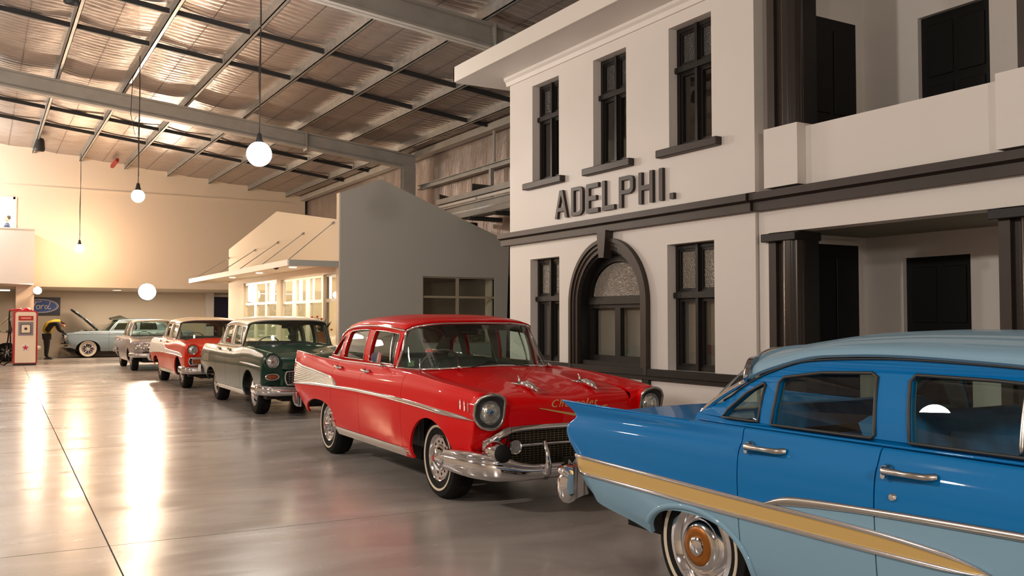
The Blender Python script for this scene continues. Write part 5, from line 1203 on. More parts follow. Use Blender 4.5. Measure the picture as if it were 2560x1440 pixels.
    dk_ = [[(-3.80, .60, .60), (-3.86, .3, .60), (-3.88, 0, .60)], [(-3.83, .60, .86), (-3.88, .3, .87), (-3.89, 0, .875)], [(-3.76, .74, .915), (-3.80, .35, .925), (-3.80, 0, .93)], [(-3.4, .74, .930), (-3.4, .35, .948), (-3.4, 0, .952)], [(-2.95, .725, .948), (-3.05, .35, .958), (-3.10, 0, .96)], [(-2.8, .73, .955), (-2.8, .35, .955), (-2.8, 0, .955)]]
    c.top('trunk_lid', [0, .25, .4, .75, 1.2, 1.4], dk_, hi_, n=26)
    c.side_frame()
    c.screen('windshield', [(-.52, 0, .975), (-.54, .35, .97), (-.62, .62, .965), (-.76, .755, .965)], [(-.80, 0, 1.345), (-.81, .3, 1.342), (-.85, .55, 1.31), (-.92, .65, 1.262)], .02, M['chrome'], .012)
    c.screen('rear_window', [(-3.13, 0, .965), (-3.10, .3, .965), (-3.02, .56, .968), (-2.90, .69, .985)], [(-2.76, 0, 1.325), (-2.75, .3, 1.315), (-2.70, .50, 1.27), (-2.63, .625, 1.17)], -.03, M['chrome'], .016)
    def rs(xs_, zs_, ys_): return [(x, y, z) for x, y, z in zip(xs_, ys_, zs_)]
    rf = [rs([-.93, -.85, -.81, -.795, -.79], [1.268, 1.315, 1.34, 1.352, 1.355], [.665, .56, .42, .22, 0]), rs([-.98, -.92, -.90, -.89, -.89], [1.280, 1.335, 1.365, 1.385, 1.39], [.67, .60, .44, .22, 0]),
          rs([-1.3]*5, [1.306, 1.355, 1.395, 1.42, 1.427], [.678, .635, .46, .23, 0]), rs([-1.75]*5, [1.318, 1.362, 1.402, 1.425, 1.432], [.676, .635, .46, .23, 0]), rs([-2.1]*5, [1.304, 1.350, 1.390, 1.413, 1.42], [.668, .625, .46, .23, 0]),
          rs([-2.42]*5, [1.238, 1.300, 1.347, 1.375, 1.382], [.656, .61, .45, .23, 0]), rs([-2.56, -2.60, -2.64, -2.67, -2.68], [1.19, 1.256, 1.302, 1.333, 1.34], [.648, .595, .44, .23, 0]), rs([-2.585, -2.635, -2.69, -2.73, -2.74], [1.175, 1.235, 1.282, 1.315, 1.325], [.64, .585, .43, .23, 0])]
    c.roof([0, .1, .45, .9, 1.25, 1.57, 1.75, 1.82], rf, M['ltblue'], 50)
    # wide chrome band round the rear edge of the roof
    A = np.array([(p[0]-.002, p[1], p[2]) for p in rf[-1]]); B = np.array([(p[0]+.0, p[1]+.012, p[2]+.012) for p in rf[-2]])
    for sg in (-1, 1):
        c.sweep('roof_rear_trim', [(-2.605, sg*.655, 1.185, .02, .02, 180-sg*70), (-2.645, sg*.60, 1.245, .024, .02, 180-sg*55), (-2.685, sg*.50, 1.283, .014, .012, 180-sg*36), (-2.70, sg*.46, 1.292, .003, .004, 180-sg*30)], [(-.8, -1), (.5, -1), (1, 0), (.5, 1), (-.8, 1)], M['chrome'], mirror=False, n=26)
    # bumpers
    c.sweep('rear_bumper', [(-4.05, 0, .475, .085, -.05, 0), (-4.04, .4, .475, .085, -.05, -2), (-4.00, .66, .478, .09, -.06, -14), (-3.94, .80, .482, .098, -.07, -36), (-3.865, .885, .487, .104, -.07, -60), (-3.80, .925, .492, .10, -.055, -80), (-3.765, .93, .50, .06, -.03, -88)],
            [(-.5, -.98), (0, -1.06), (.5, -.96), (.85, -.65), (1.0, -.15), (.92, .35), (.72, .62), (.88, .70), (.98, .84), (.80, 1.02), (.2, 1.10), (-.5, 1)], M['chrome'])
    c.sweep('front_bumper', [(.93, 0, .45, .08, .05, 0), (.90, .5, .45, .08, .05, 6), (.80, .78, .46, .085, .05, 36), (.62, .90, .46, .07, .04, 76)], [(-.4, -1), (.1, -1), (.8, -.6), (1, 0), (.8, .7), (.3, 1), (-.4, 1)], M['chrome'])
    MB().box((.5, -.6, .40), (.74, .6, .70)).build('grille_backing', M['dark'], c.root)
    g = MB()
    for z in np.arange(.46, .69, .045): g.tube([(.76, -.58, z), (.78, 0, z), (.76, .58, z)], .008, 6)
    gm = g.build('grille_bars', M['chrome'], c.root); gm['kind'] = 'stuff'
    c.headlamp((.765, .71, .72), .088, 0, 1.2)
    c.wheels(2.79, .79, .335, 'gold', .17, True, .335, (.755, .815))
    c.innards(-3.7, .6, .765, .24, .55, True, col=mat('blue_vinyl', srgb(46, 140, 205), .5, var=(9, srgb(36, 116, 176))))
    MB().box((-2.9, -.66, .90), (-2.42, .66, .945)).build('parcel_shelf', M['darksteel'], c.root)
    # stitched ribs of the seat back tops, head lining
    return c

def sixties(name, label, loc, rz, paint, roof_m, wkind, white, zb, zr, hoodopen=False, quad=True, half=.93, wb=2.94, oh=.85, orr=1.25, modern=False, rad=.34, visor=False):
    """plain three-box saloon of the 1960s (or a smooth modern one)"""
    P = {'wb': wb}; L = -wb-orr; zt = zb; 
    st = [L-.10, L-.02, L+.08, L+.35, -wb, -wb+.5, -wb+.62, -1.75, -1.1, -.6, 0, .4, oh-.18, oh-.06, oh+.06]
    tk = .09 if not modern else .12; zn = zt-(.0 if not modern else .14)
    def r_(x, zs, ym, z1, yt, yi): return row(x, zs, ym, .62, z1, yt, yi, z1-.01, tuck=tk)
    rear = [[(L+.04+.004*k, .60, .42+.055*k) for k in range(9)], [(L+.03, half-.14+.012*min(k, 4), .42+(zt-.02-.42)*k/8) for k in range(8)]+[(L+.06, .66, zt-.03)], [(L+.06, half-.07+.012*min(k, 4), .41+(zt-.41)*k/8) for k in range(8)]+[(L+.1, .72, zt-.01)], r_(L+.35, .36, half, zt, half-.04, .74)]
    mid = [r_(-wb, .28, half, zt, half-.05, .74), r_(-wb+.5, .26, half, zt, half-.06, .77), r_(-wb+.62, .26, half, zt, half-.06, .77), r_(-1.75, .26, half, zt, half-.06, .78), r_(-1.1, .26, half, zt, half-.06, .77), r_(-.6, .26, half, zt, half-.05, .70), r_(0, .28, half-.005, zt-.01 if not modern else zt-.06, half-.04, .68), r_(.4, .32, half-.01, zt-.03 if not modern else zt-.10, half-.04, .67)]
    fx_ = oh; zz = zt-.05 if not modern else zn
    fr = [[(fx_-.22+.02*min(k, 5), half-.06+.012*min(k, 4), .40+(zz-.40)*k/8) for k in range(8)]+[(fx_-.12, .66, zz-.02)],
          [(fx_-.14+.02*min(k, 5), half-.15+.012*min(k, 4), .40+(zz-.02-.40)*k/8) for k in range(8)]+[(fx_-.04, .64, zz-.04)],
          [(fx_-.12+.016*min(k, 7), .60, .40+(zz-.08-.40)*k/8) for k in range(9)]]
    P['side_st'] = st; P['side'] = rear+mid+fr
    P['arches'] = [(0, .30, rad+.09, rad+.03), (-wb, .30, rad+.10, rad-.02)]
    P['belt_y'] = [(-9, .74), (-3, .765), (-1, .775), (2, .77)]; P['belt_z'] = [(-9, zb), (2, zb)]; P['rail_y'] = [(-9, .60), (-3, .62), (-1.2, .64), (2, .62)]
    xr = -wb+.10; xa = -1.0
    rail = [(xr-.22, zb+.10), (xr-.05, zr-.13), (xr+.12, zr-.075), (xr+.5, zr-.06), (-1.9, zr-.055), (-1.35, zr-.07), (xa-.1, zr-.09)]
    P['rail'] = [(-9, zb+.08)]+rail+[(2, zr-.1)]; P['rail_tube'] = rail
    P['frame'] = [(xa+.22, zb-.02), (xa+.20, zb+.01), (xa-.10, zr-.10)]+rail[::-1][1:]+[(xr-.28, zb-.01)]
    zw0, zw1 = zb+.03, zr-.10
    P['windows'] = [('a', [(-1.80, zw0), (-1.80, zw1), (-1.4, zw1-.005), (xa-.13, zw1-.03), (xa+.10, zw0)]), ('b', [(xr+.10, zw0), (xr+.16, zw1-.03), (xr+.24, zw1), (-1.92, zw1), (-1.90, zw0)])]
    P['pillar_mat'] = roof_m; P['win_trim'] = M['chrome']; P['cab'] = (-.65, xr-.05); P['zbelt'] = zb
    c = CarBuilder(name, label, P, loc, rz)
    for rt in (True, False):
        for nm, a_, b_ in (('rear_quarter_panel', st[0], xr+.10), ('rear_door', xr+.107, -1.853), ('front_door', -1.846, -.753), ('front_fender', -.746, st[-1])): c.patch(nm, a_, b_, 0, 8, paint, 18, .06, right=rt)
        handle(c, -1.75, -1.58, zb-.10, rt, mt=M['chrome']); handle(c, xr+.16, xr+.33, zb-.10, rt, mt=M['chrome'])
        if not modern:
            c.strip('trim_moulding', [(L+.15, zb-.10, .008), (-2, zb-.09, .010), (oh-.28, zb-.10, .006)], M['chrome'], off=.012, right=rt)
            c.strip('trim_moulding', [(L+.2, .52, .010), (-2, .50, .014), (-.55, .50, .006)], M['chrome'], off=.008, right=rt) if quad else None
    zc = zz-.01
    hood = [[(-.52, .69, zt-.02), (-.50, .4, zt+.01), (-.5, 0, zt+.02)], [(0, .67, zt-.03 if not modern else zt-.08), (0, .4, zt-.01 if not modern else zt-.05), (0, 0, zt-.0 if not modern else zt-.03)], [(oh-.25, .66, zz-.005), (oh-.2, .4, zz+.01), (oh-.2, 0, zz+.015)], [(oh-.06, .63, zz-.05), (oh-.02, .4, zz-.05), (oh, 0, zz-.05)], [(oh-.05, .61, zz-.13), (oh-.01, .4, zz-.13), (oh, 0, zz-.13)]]
    h = c.top('hood', [0, .5, 1.1, 1.3, 1.4], hood, paint)
    if hoodopen:
        a_ = -R(hoodopen); piv = np.array([-.5, 0, zt+.06]); me = h.data; A = np.empty(len(me.vertices)*3); me.vertices.foreach_get('co', A); A = A.reshape(-1, 3)
        A[:, 0] = np.minimum(A[:, 0], oh-.02); A[:, 2] = np.maximum(A[:, 2], zz-.07); B = A-piv; c_, s_q = math.cos(a_), math.sin(a_)
        A2 = A.copy(); A2[:, 0] = piv[0]+B[:, 0]*c_+B[:, 2]*s_q; A2[:, 2] = piv[2]-B[:, 0]*s_q+B[:, 2]*c_; me.vertices.foreach_set('co', A2.ravel()); me.update()
        def hp(x, y, z): x -= piv[0]; z -= piv[2]; return (piv[0]+x*c_+z*s_q, y, piv[2]-x*s_q+z*c_)
        MB().tube([hp(-.45, -.66, zt-.02), hp(.2, -.64, zt-.04), hp(oh-.1, -.62, zz-.05), hp(oh-.02, -.4, zz-.06), hp(oh-.02, .4, zz-.06), hp(oh-.1, .62, zz-.05), hp(.2, .64, zt-.04), hp(-.45, .66, zt-.02)], .02, 6).build('hood_edge', M['chrome'] if not modern else paint, h, smooth=True)
        for sg in (-1, 1): MB().tube([(-.15, sg*.6, zt-.06), (-.30, sg*.6, zt+.12), hp(.05, sg*.58, zt-.05)], .012, 5).build('hood_hinge', M['galv'], h)
        MB().box((-.45, -.6, .5), (oh-.1, .6, zt-.16)).build('engine_bay', M['dark'], c.root)
        eg = MB().box((-.15, -.22, zt-.2), (.5, .22, zt-.04), .03).lathe([(0, .07), (.17, .07), (.18, .02), (.17, 0)], 20, Matrix.Translation((.15, 0, zt-.04)))
        eg.build('engine', M['galv'], c.root)
    c.top('cowl', [0, .3, .5], [[(-1.0, .76, zb-.01), (-1.0, 0, zb-.01)], [(-.75, .70, zb-.01), (-.75, 0, zb)], [(-.525, .69, zb-.025), (-.505, 0, zb+.01)]], paint, n=6)
    c.top('trunk_lid', [0, .25, .4, .8, 1.3], [[(L+.02, .6, .6), (L, 0, .6)], [(L+.03, .6, zt-.06), (L+.0, 0, zt-.04)], [(L+.12, .72, zt-.02), (L+.1, 0, zt+.0)], [(L+.5, .73, zt-.01), (L+.5, 0, zt+.01)], [(xr-.2, .74, zt), (xr-.25, 0, zt)]], paint, n=16)
    c.side_frame()
    c.screen('windshield', [(-.56, 0, zb+.02), (-.60, .4, zb+.02), (-.70, .68, zb+.01), (-.79, .765, zb+.01)], [(xa-.02, 0, zr-.05), (xa-.03, .3, zr-.055), (xa-.06, .52, zr-.07), (xa-.11, .63, zr-.105)], .02, M['chrome'], .012)
    c.screen('rear_window', [(xr-.42, 0, zb+.02), (xr-.38, .4, zb+.02), (xr-.29, .68, zb+.03)], [(xr-.08, 0, zr-.07), (xr-.08, .35, zr-.08), (xr-.07, .58, zr-.12)], -.02, M['chrome'], .010)
    Y_ = [.635, .57, .42, .22, 0]; D_ = [0, .045, .075, .088, .092]
    rf = []
    for x, dz, sc in ((xa-.02, -.10, .45), (xa-.15, -.09, .9), (-1.5, -.072, .85), (-1.9, -.06, .75), (xr+.5, -.062, .75), (xr+.1, -.078, .75), (xr-.06, -.13, .75)): rf.append([(x-(.09*(1-i/4)**2 if x > -1.1 else 0), Y_[i], zr+dz+D_[i]*sc) for i in range(5)])
    c.roof([0, .15, .5, .9, 1.2, 1.6, 1.8], rf, roof_m)
    if visor: MB().add([(-.92, -.60, zr-.06), (-.92, .60, zr-.06), (-1.5, .58, zr-.03), (-1.5, -.58, zr-.03), (-1.25, 0, zr+.12), (-.82, 0, zr+.02)], [(0, 5, 4, 3), (5, 1, 2, 4), (3, 4, 2)]).build('sun_visor', mat('dark_green_visor', (.08, .09, .07), .4), c.root, fix=True)
    MB().box((.3, -.60, .40), (oh-.09, .60, zz-.13)).build('grille_backing', M['dark'] if not modern else paint, c.root)
    if not modern:
        g = MB()
        for z in np.arange(zz-.30, zz-.10, .03): g.box((oh-.085, -.80, z), (oh-.05, .80, z+.008))
        for y in np.arange(-.8, .81, .08): g.box((oh-.082, y, zz-.31), (oh-.06, y+.006, zz-.11))
        gm = g.build('grille_mesh', M['chrome'], c.root); gm['kind'] = 'stuff'
        MB().tube([(oh-.05, -.84, zz-.33), (oh-.03, 0, zz-.33), (oh-.05, .84, zz-.33), (oh-.07, .88, zz-.21), (oh-.05, .84, zz-.09), (oh-.03, 0, zz-.09), (oh-.05, -.84, zz-.09), (oh-.07, -.88, zz-.21)], .014, 6, closed=True).build('grille_surround', M['chrome'], c.root, smooth=True)
        c.headlamp((oh-.02, .73, zz-.19), .08, 0, 1.2)
        if quad: c.headlamp((oh-.02, .52, zz-.19), .08, 0, 1.2)
    else:
        for sg in (-1, 1): MB().box((oh-.16, sg*.55, zz-.20), (oh-.04, sg*.82, zz-.08), .03).build('headlight', M['lens'], c.root)
        MB().box((oh-.05, -.4, .42), (oh-.02, .4, .56), .01).build('lower_grille', M['dark'], c.root)
    c.sweep('front_bumper', [(oh+.08, 0, .47, .07, .05, 0), (oh+.05, .5, .47, .07, .05, 5), (oh-.03, .80, .48, .075, .05, 34), (oh-.22, .93, .48, .06, .04, 78)], [(-.4, -1), (.1, -1), (.8, -.6), (1, 0), (.8, .7), (.3, 1), (-.4, 1)], M['chrome'] if not modern else paint)
    c.sweep('rear_bumper', [(L-.06, 0, .50, .07, -.05, 0), (L-.03, .5, .5, .07, -.05, -5), (L+.04, .80, .5, .075, -.05, -34), (L+.22, .93, .5, .06, -.04, -78)], [(-.4, -1), (.1, -1), (.8, -.6), (1, 0), (.8, .7), (.3, 1), (-.4, 1)], M['chrome'] if not modern else paint)
    c.wheels(wb, half-.12, rad, wkind, .17, white, rad, (.64, .86) if white == 'wide' else (.66, .76))
    c.innards(L+.3, oh-.2, .75, .25, .58, True)
    return c
red = chevy(57, 'vintage_sedan', 'bright red finned 1950s sedan with chrome grille and a ribbed silver rear side panel', (4.12, 6.866), R(-91.16), M['red'], M['red'], M['red'], 'rally', None, True)
rc = red.root
for sg in (-1, 1):
    y = sg*.30
    q_ = lambda x, dy, z: (x+.10, y+dy, z-.035)
    MB().tube([q_(.34, 0, .965), q_(.40, 0, .985), q_(.50, 0, .990), q_(.60, 0, .975), q_(.70, 0, .945)], [.014, .030, .034, .030, .006], 9).tube([q_(.36, 0, .985), q_(.37, 0, 1.03), q_(.34, 0, 1.055)], [.018, .010, .004], 6).tube([q_(.40, 0, .985), q_(.38, .05, .995), q_(.35, .075, 1.0)], [.018, .012, .004], 6).tube([q_(.40, 0, .985), q_(.38, -.05, .995), q_(.35, -.075, 1.0)], [.018, .012, .004], 6).build('hood_ornament', M['chrome'], rc, smooth=True)
glyphs(red, 'hood_script', 'Chevrolet', (.905, 0, .79), .085, M['gold'], rc, (84, 0, 90), .003, .45, sp=1.25)
MB().poly([(-.34, .785), (-.33, .79), (0, .735), (.33, .79), (.34, .785), (0, .715)], [], lambda u, v, d: (.905+d, u, v), 0, .012).build('hood_chevron', M['gold'], rc, fix=True)
MB().tube([(-1.33, -.80, 1.04), (-1.335, -.83, 1.08), (-1.35, -.86, 1.11)], .009, 6).lathe([(0, .0), (.03, .004), (.052, .016), (.056, .03), (0, .03)], 18, Matrix.Translation((-1.33, -.87, 1.12)) @ Matrix.Rotation(R(90), 4, 'Y')).lathe([(0, .012), (.03, .008), (.035, 0)], 12, Matrix.Translation((-1.33, -.80, 1.035))).build('wing_mirror', M['chrome'], rc, smooth=True, angle=40)
MB().tube([(-.55, -.74, 1.0), (-.56, -.74, 1.06), (-.56, -.74, 1.13)], [.018, .006, .003], 6).build('aerial', M['chrome'], rc, smooth=True)
for sg in (-1, 1): MB().tube([(-.36, sg*.46, 1.035), (-.33, sg*.46, 1.065), (-.29, sg*.46, 1.05)], [.014, .016, .01], 7).build('washer_jet', M['chrome'], rc, smooth=True)
MB().box((-.93, -.70, 1.045), (-.925, -.64, 1.10)).build('windshield_sticker', mat('pale_green_label', (.35, .6, .38), .6), rc)
green = chevy(55, 'vintage_sedan', 'dark green 1950s sedan with a cream roof and a small egg-crate grille', (4.5766, 14.51), R(-91.16), M['green'], M['green'], M['cream'], 'mag')
orange = chevy(56, 'vintage_sedan', 'orange-red and white 1950s sedan with a white roof and full-width grille', (4.65, 20.884), R(-90.4), M['orange'], M['orange'], M['cream'], 'spoke')

def red_fit(A):
    A = A.copy(); x = A[:, 0]; t = sm((x-.15)/.75)
    A[:, 1] *= 1-.055*t; A[:, 0] = np.where(x > .35, .35+(x-.35)*.83, np.where(x < -3.6, -3.6+(x+3.6)*.70, x))
    A[:, 2] += .050*np.clip((-x-2.5)/1.5, 0, 1)*sm((A[:, 2]-.70)/.3)*(A[:, 2] < 1.10); return A
deform(rc, red_fit)
blue = blue_car()
silver = sixties('vintage_sedan', 'silver lilac 1960s sedan with paired headlights and white roof', (4.689, 28.84), R(-91.5), M['silver'], M['cream'], 'spoke', False, .97, 1.50)
steelb = sixties('vintage_car', 'steel blue 1960s car parked side-on with its hood raised and wide whitewall tyres', (3.70, 40.22), R(180), M['steelblue'], M['steelblue'], 'spoke', 'wide', 1.06, 1.56, hoodopen=44, half=.88, wb=2.78, visor=True, quad=False, rad=.365)
whitec = sixties('modern_car', 'white modern car with dark alloy wheels behind the fuel pump, bonnet open', (.86, 38.15), R(0), M['whitecar'], M['whitecar'], 'alloy', False, 1.08, 1.50, hoodopen=48, half=.90, wb=2.65, oh=1.0, modern=True, rad=.345)
# ================================================================= LAMPS, SPEAKERS, PUMP, SIGN
def pendant(p, label, mt, r, ztop, loop=False):
    t = empty('pendant_lamp', (p[0], p[1], p[2]), 0, label, 'lamp', 'round pendant lamps hanging in a row')
    z1 = ztop-p[2]
    MB().lathe([(0, -r)]+[(r*math.sin(a), -r*math.cos(a)) for a in np.linspace(.15, 2.9, 14)]+[(r*.2, r*.98)], 24).build('glass_globe', mt, t, smooth=True)
    MB().lathe([(0, r+.14), (.03, r+.14), (.05, r+.04), (.07, r-.01), (.05, r-.04)], 16).build('lamp_holder', M['darksteel'], t, smooth=True, angle=40)
    MB().tube([(0, 0, r+.1), (.008, 0, (r+z1)*.5), (0, 0, z1)], .010, 5).tube([(.01, .0, r+.3), (-.012, .012, (r+z1)*.4), (.012, -.01, (r+z1)*.7), (0, 0, z1)], .007, 4).build('cord', M['cord'], t)
    if loop: MB().tube([(0, 0, z1-.2), (-.14, 0, z1-.5), (-.17, 0, z1-1.3), (-.08, 0, z1-1.75), (.02, 0, z1-1.4)], .008, 5).build('cord_loop', M['cord'], t, smooth=True)
pendant(PEND[0], 'nearest pendant lamp, brilliant white globe on a long cord', M['globe'], .20, zp(3.87)+.05)
pendant(PEND[1], 'middle pendant lamp, warm globe with a looped spare cord', M['globew'], .14, zp(2.92)+.05, True)
pendant(PEND[2], 'farthest pendant lamp, small warm globe in front of the cream wall', M['globew'], .15, zp(3.2)+.02)
def flood(loc, r, label):
    t = empty('flood_lamp', loc, 0, label, 'lamp', 'lamps at the mezzanine edge')
    MB().lathe([(0, .0), (r*.9, .01), (r, .03)], 28, Matrix.Rotation(R(82), 4, 'X')).build('lamp_face', M['flood'], t, smooth=True)
    MB().lathe([(r, .03), (r*1.06, .02), (r*1.06, -.02), (r*.7, -.16), (0, -.18)], 24, Matrix.Rotation(R(82), 4, 'X')).build('lamp_housing', M['darksteel'], t, smooth=True, angle=40)
    MB().box((-.02, .1, 0), (.02, 1.0, .03)).build('lamp_bracket', M['darksteel'], t)
flood((5.2, 35.05, 2.5), .30, 'large glaring flood lamp above the row of cars at the mezzanine edge')
flood((1.71, 35.5, 2.5), .13, 'small glaring flood lamp above the fuel pump')
for x0, x1, y in ((.2, 1.0, 40.2),): pass
tb = MB().box((-.9, 38.5, 2.56), (.95, 38.62, 2.62)).build('tube_light', M['strip']); tag(tb, 'fluorescent tube light under the mezzanine at the far left', 'lamp')
MB().box((-.92, 38.47, 2.61), (.97, 38.65, 2.66)).build('lamp_housing', M['white'], tb)
dl = MB().lathe([(0, 0), (.16, 0), (.17, .02)], 20, Matrix.Translation((4.55, 38.0, 2.635))).build('downlight', emis('lit_downlight', (1, .85, .65), 8)); tag(dl, 'round downlight in the soffit above the steel blue car', 'lamp')
MB().lathe([(.17, 0), (.2, .0), (.2, .03)], 20, Matrix.Translation((4.55, 38.0, 2.63))).build('lamp_rim', M['white'], dl)
def speaker(loc, s, label, ztop):
    t = empty('hanging_speaker', loc, R(20), label, 'speaker', 'black hanging speakers')
    prof = [(0, 0), (.13*s, 0), (.15*s, .03*s), (.15*s, .08*s), (.11*s, .30*s), (.08*s, .36*s), (0, .37*s)]
    MB().lathe(prof, 24, Matrix.Rotation(R(14), 4, 'X')).build('speaker_body', M['darksteel'], t, smooth=True, angle=35)
    MB().lathe([(0, -.012), (.11*s, -.010), (.135*s, .002)], 24, Matrix.Rotation(R(14), 4, 'X')).build('speaker_grille', M['dark'], t, smooth=True)
    MB().tube([(0, -.05, .34*s), (0, -.04, ztop-loc[2])], .012, 5).build('hanging_rod', M['darksteel'], t)
speaker((1.57, 33.3, 7.0), 1.15, 'small black speaker hanging in front of the cream wall', zp(1.5)+.02)
speaker((1.12, 15.3, 6.3), .75, 'black speaker hanging at the top left corner of the photo', zp(1.1)+.05)
rt_ = MB().box((3.96, 33.9, zp(4)-.14), (4.06, 35.4, zp(4)-.02)).build('safety_marker', mat('red_marker_paint', srgb(150, 24, 18), .5)); tag(rt_, 'short red painted beam end under the roof near the cream wall', 'marker')

# fuel pump
M['pred'] = mat('pump_red_enamel', srgb(176, 16, 26), .25, coat=.6); M['pwhite'] = mat('pump_white_enamel', srgb(236, 222, 202), .3, coat=.5)
pm = empty('fuel_pump', (1.30, 34.1, 0), R(2), 'red and white vintage fuel pump with a red star, in front of the white car', 'fuel pump')
def rrect(w, h, r, n=5):
    P_ = []
    for cx, cz, a0 in ((w-r, r*.3, -90), (w-r, h-r, 0), (-w+r, h-r, 90), (-w+r, r*.3, 180)):
        rr2 = r if cz > h/2 else r*.3
        cx = (w-rr2)*(1 if cx > 0 else -1)
        P_ += [(cx+rr2*math.cos(R(a0+90*k/n)), cz+rr2*math.sin(R(a0+90*k/n))) for k in range(n+1)]
    return P_
py_ = lambda u, v, d: (u, d, v+.06)
MB().poly(rrect(.355, 1.74, .10), [], py_, -.20, .26).build('cabinet', M['pred'], pm, fix=True, smooth=False)
MB().poly(rrect(.30, 1.66, .07), [], lambda u, v, d: (u, d, v+.09), -.245, -.20).build('front_panel', M['pwhite'], pm, fix=True)
MB().box((-.33, -.18, 0), (.33, .24, .07)).build('plinth', M['darksteel'], pm)
MB().lathe([(.17, 0), (.16, .03), (.10, .06), (.05, .09), (0, .10)], 20, Matrix.Translation((.02, 0, 1.80)) @ Matrix.Diagonal((1.1, .7, 1, 1))).build('top_dome', M['pred'], pm, smooth=True)
pn = MB().poly(rect(-.215, 1.47, .215, 1.62), [], lambda u, v, d: (u, d, v), -.262, -.245).build('price_panel', M['pred'], pm, fix=True)
MB().box((-.14, -.266, 1.525), (.15, -.262, 1.57)).build('lettering_strip', mat('faded_pink_lettering', srgb(232, 150, 120), .5), pn)
dp = MB().poly(rect(-.215, .98, .215, 1.42), [], lambda u, v, d: (u, d, v), -.262, -.245).build('dial_panel', mat('dial_blue_grey', srgb(128, 120, 134), .35), pm, fix=True)
MB().poly(rrect(.145, .30, .05), [rrect(.125, .27, .04)][0:0], lambda u, v, d: (u, d, v+1.05), -.272, -.262).build('dial_frame', M['darksteel'], dp, fix=True)
MB().poly(rrect(.125, .26, .04), [], lambda u, v, d: (u, d, v+1.07), -.276, -.272).build('dial_face', M['pwhite'], dp, fix=True)
MB().lathe([(0, .01), (.04, .01), (.045, 0)], 14, Matrix.Translation((0, -.276, 1.2)) @ Matrix.Rotation(R(90), 4, 'X')).build('dial_centre', M['darksteel'], dp)
sr = MB().lathe([(0, .004), (.125, .004), (.13, 0)], 32, Matrix.Translation((0, -.245, .58)) @ Matrix.Rotation(R(90), 4, 'X')).build('star_badge', M['white'], pm)
MB().poly([((.105 if k % 2 == 0 else .042)*math.sin(math.pi*k/5), .58+(.105 if k % 2 == 0 else .042)*math.cos(math.pi*k/5)) for k in range(10)], [], lambda u, v, d: (u, d, v), -.256, -.249).build('red_star', mat('crimson_star', srgb(190, 24, 70), .4), sr, fix=True)
MB().tube([(-.12, .0, 1.84), (-.30, 0, 1.82), (-.46, 0, 1.80)], [.03, .025, .045], 8).build('hose_arm', M['pred'], pm, smooth=True)
hz_ = MB().tube([(-.46, 0, 1.78), (-.47, -.02, 1.5), (-.46, -.02, 1.2), (-.50, -.05, .8), (-.62, -.1, .3), (-.72, -.1, .05), (-.60, -.12, .02), (-.46, -.12, .12), (-.42, -.08, .6), (-.43, -.03, 1.1)], .022, 8).build('hose', M['rubber'], pm, smooth=True)
MB().tube([(-.43, -.03, 1.05), (-.42, -.06, 1.18), (-.44, -.1, 1.36)], [.03, .04, .02], 8).tube([(-.44, -.1, 1.3), (-.44, -.18, 1.40), (-.44, -.2, 1.46)], .014, 6).build('nozzle', M['darksteel'], hz_, smooth=True)

# wall sign: blue oval with white script
sg2 = empty('wall_sign', (2.05, 41.14, 2.05), 0, 'dark square wall sign with a blue oval and white script reading Ford', 'sign')
sxy = lambda u, v, d: (u, d, v)
MB().box((-.78, -.02, -.37), (.76, .02, .35)).build('sign_board', mat('navy_black_sign', srgb(38, 38, 58), .4), sg2)
def ell(a_, b_, n=48): return [(a_*math.cos(2*math.pi*k/n), b_*math.sin(2*math.pi*k/n)) for k in range(n)]
ov = MB().poly(ell(.70, .28), [], sxy, -.032, -.02).build('oval_badge', mat('sign_blue', srgb(44, 78, 160), .35), sg2, fix=True)
MB().poly(ell(.70, .28), [ell(.67, .262)], sxy, -.040, -.032).build('oval_ring', M['white'], ov, fix=True)
MB().poly(ell(.64, .24), [ell(.628, .232)], sxy, -.038, -.032).build('oval_ring', M['white'], ov, fix=True)
def stroke(pts, r, nm='script_stroke'):
    A = np.array([(x, -.045, z) for x, z in pts]); q = pchip(np.arange(len(A)), A, np.linspace(0, len(A)-1, len(A)*4)); return q, r
mb = MB()
for pts, r in (([(-.10, .12), (-.22, .10), (-.30, .13), (-.34, .17), (-.26, .20), (-.10, .17), (.02, .17), (.08, .20)], .016), ([(-.12, .16), (-.18, .05), (-.22, -.08), (-.30, -.15), (-.38, -.12)], .020), ([(-.30, .02), (-.12, .04)], .014),
               ([(-.02, .03), (-.09, .0), (-.10, -.09), (-.04, -.12), (.02, -.07), (.01, .0), (-.03, .03), (.06, .0)], .018), ([(.10, .04), (.07, -.05), (.06, -.12)], .018), ([(.08, -.02), (.14, .03), (.18, .02)], .016),
               ([(.30, .0), (.24, .02), (.20, -.05), (.23, -.11), (.29, -.08), (.32, .0)], .018), ([(.40, .18), (.35, .04), (.31, -.08), (.36, -.12), (.42, -.08)], .018)):
    q, r_ = stroke(pts, r); mb.tube(q, r_, 6)
mb.build('script_lettering', M['white'], ov, smooth=True)

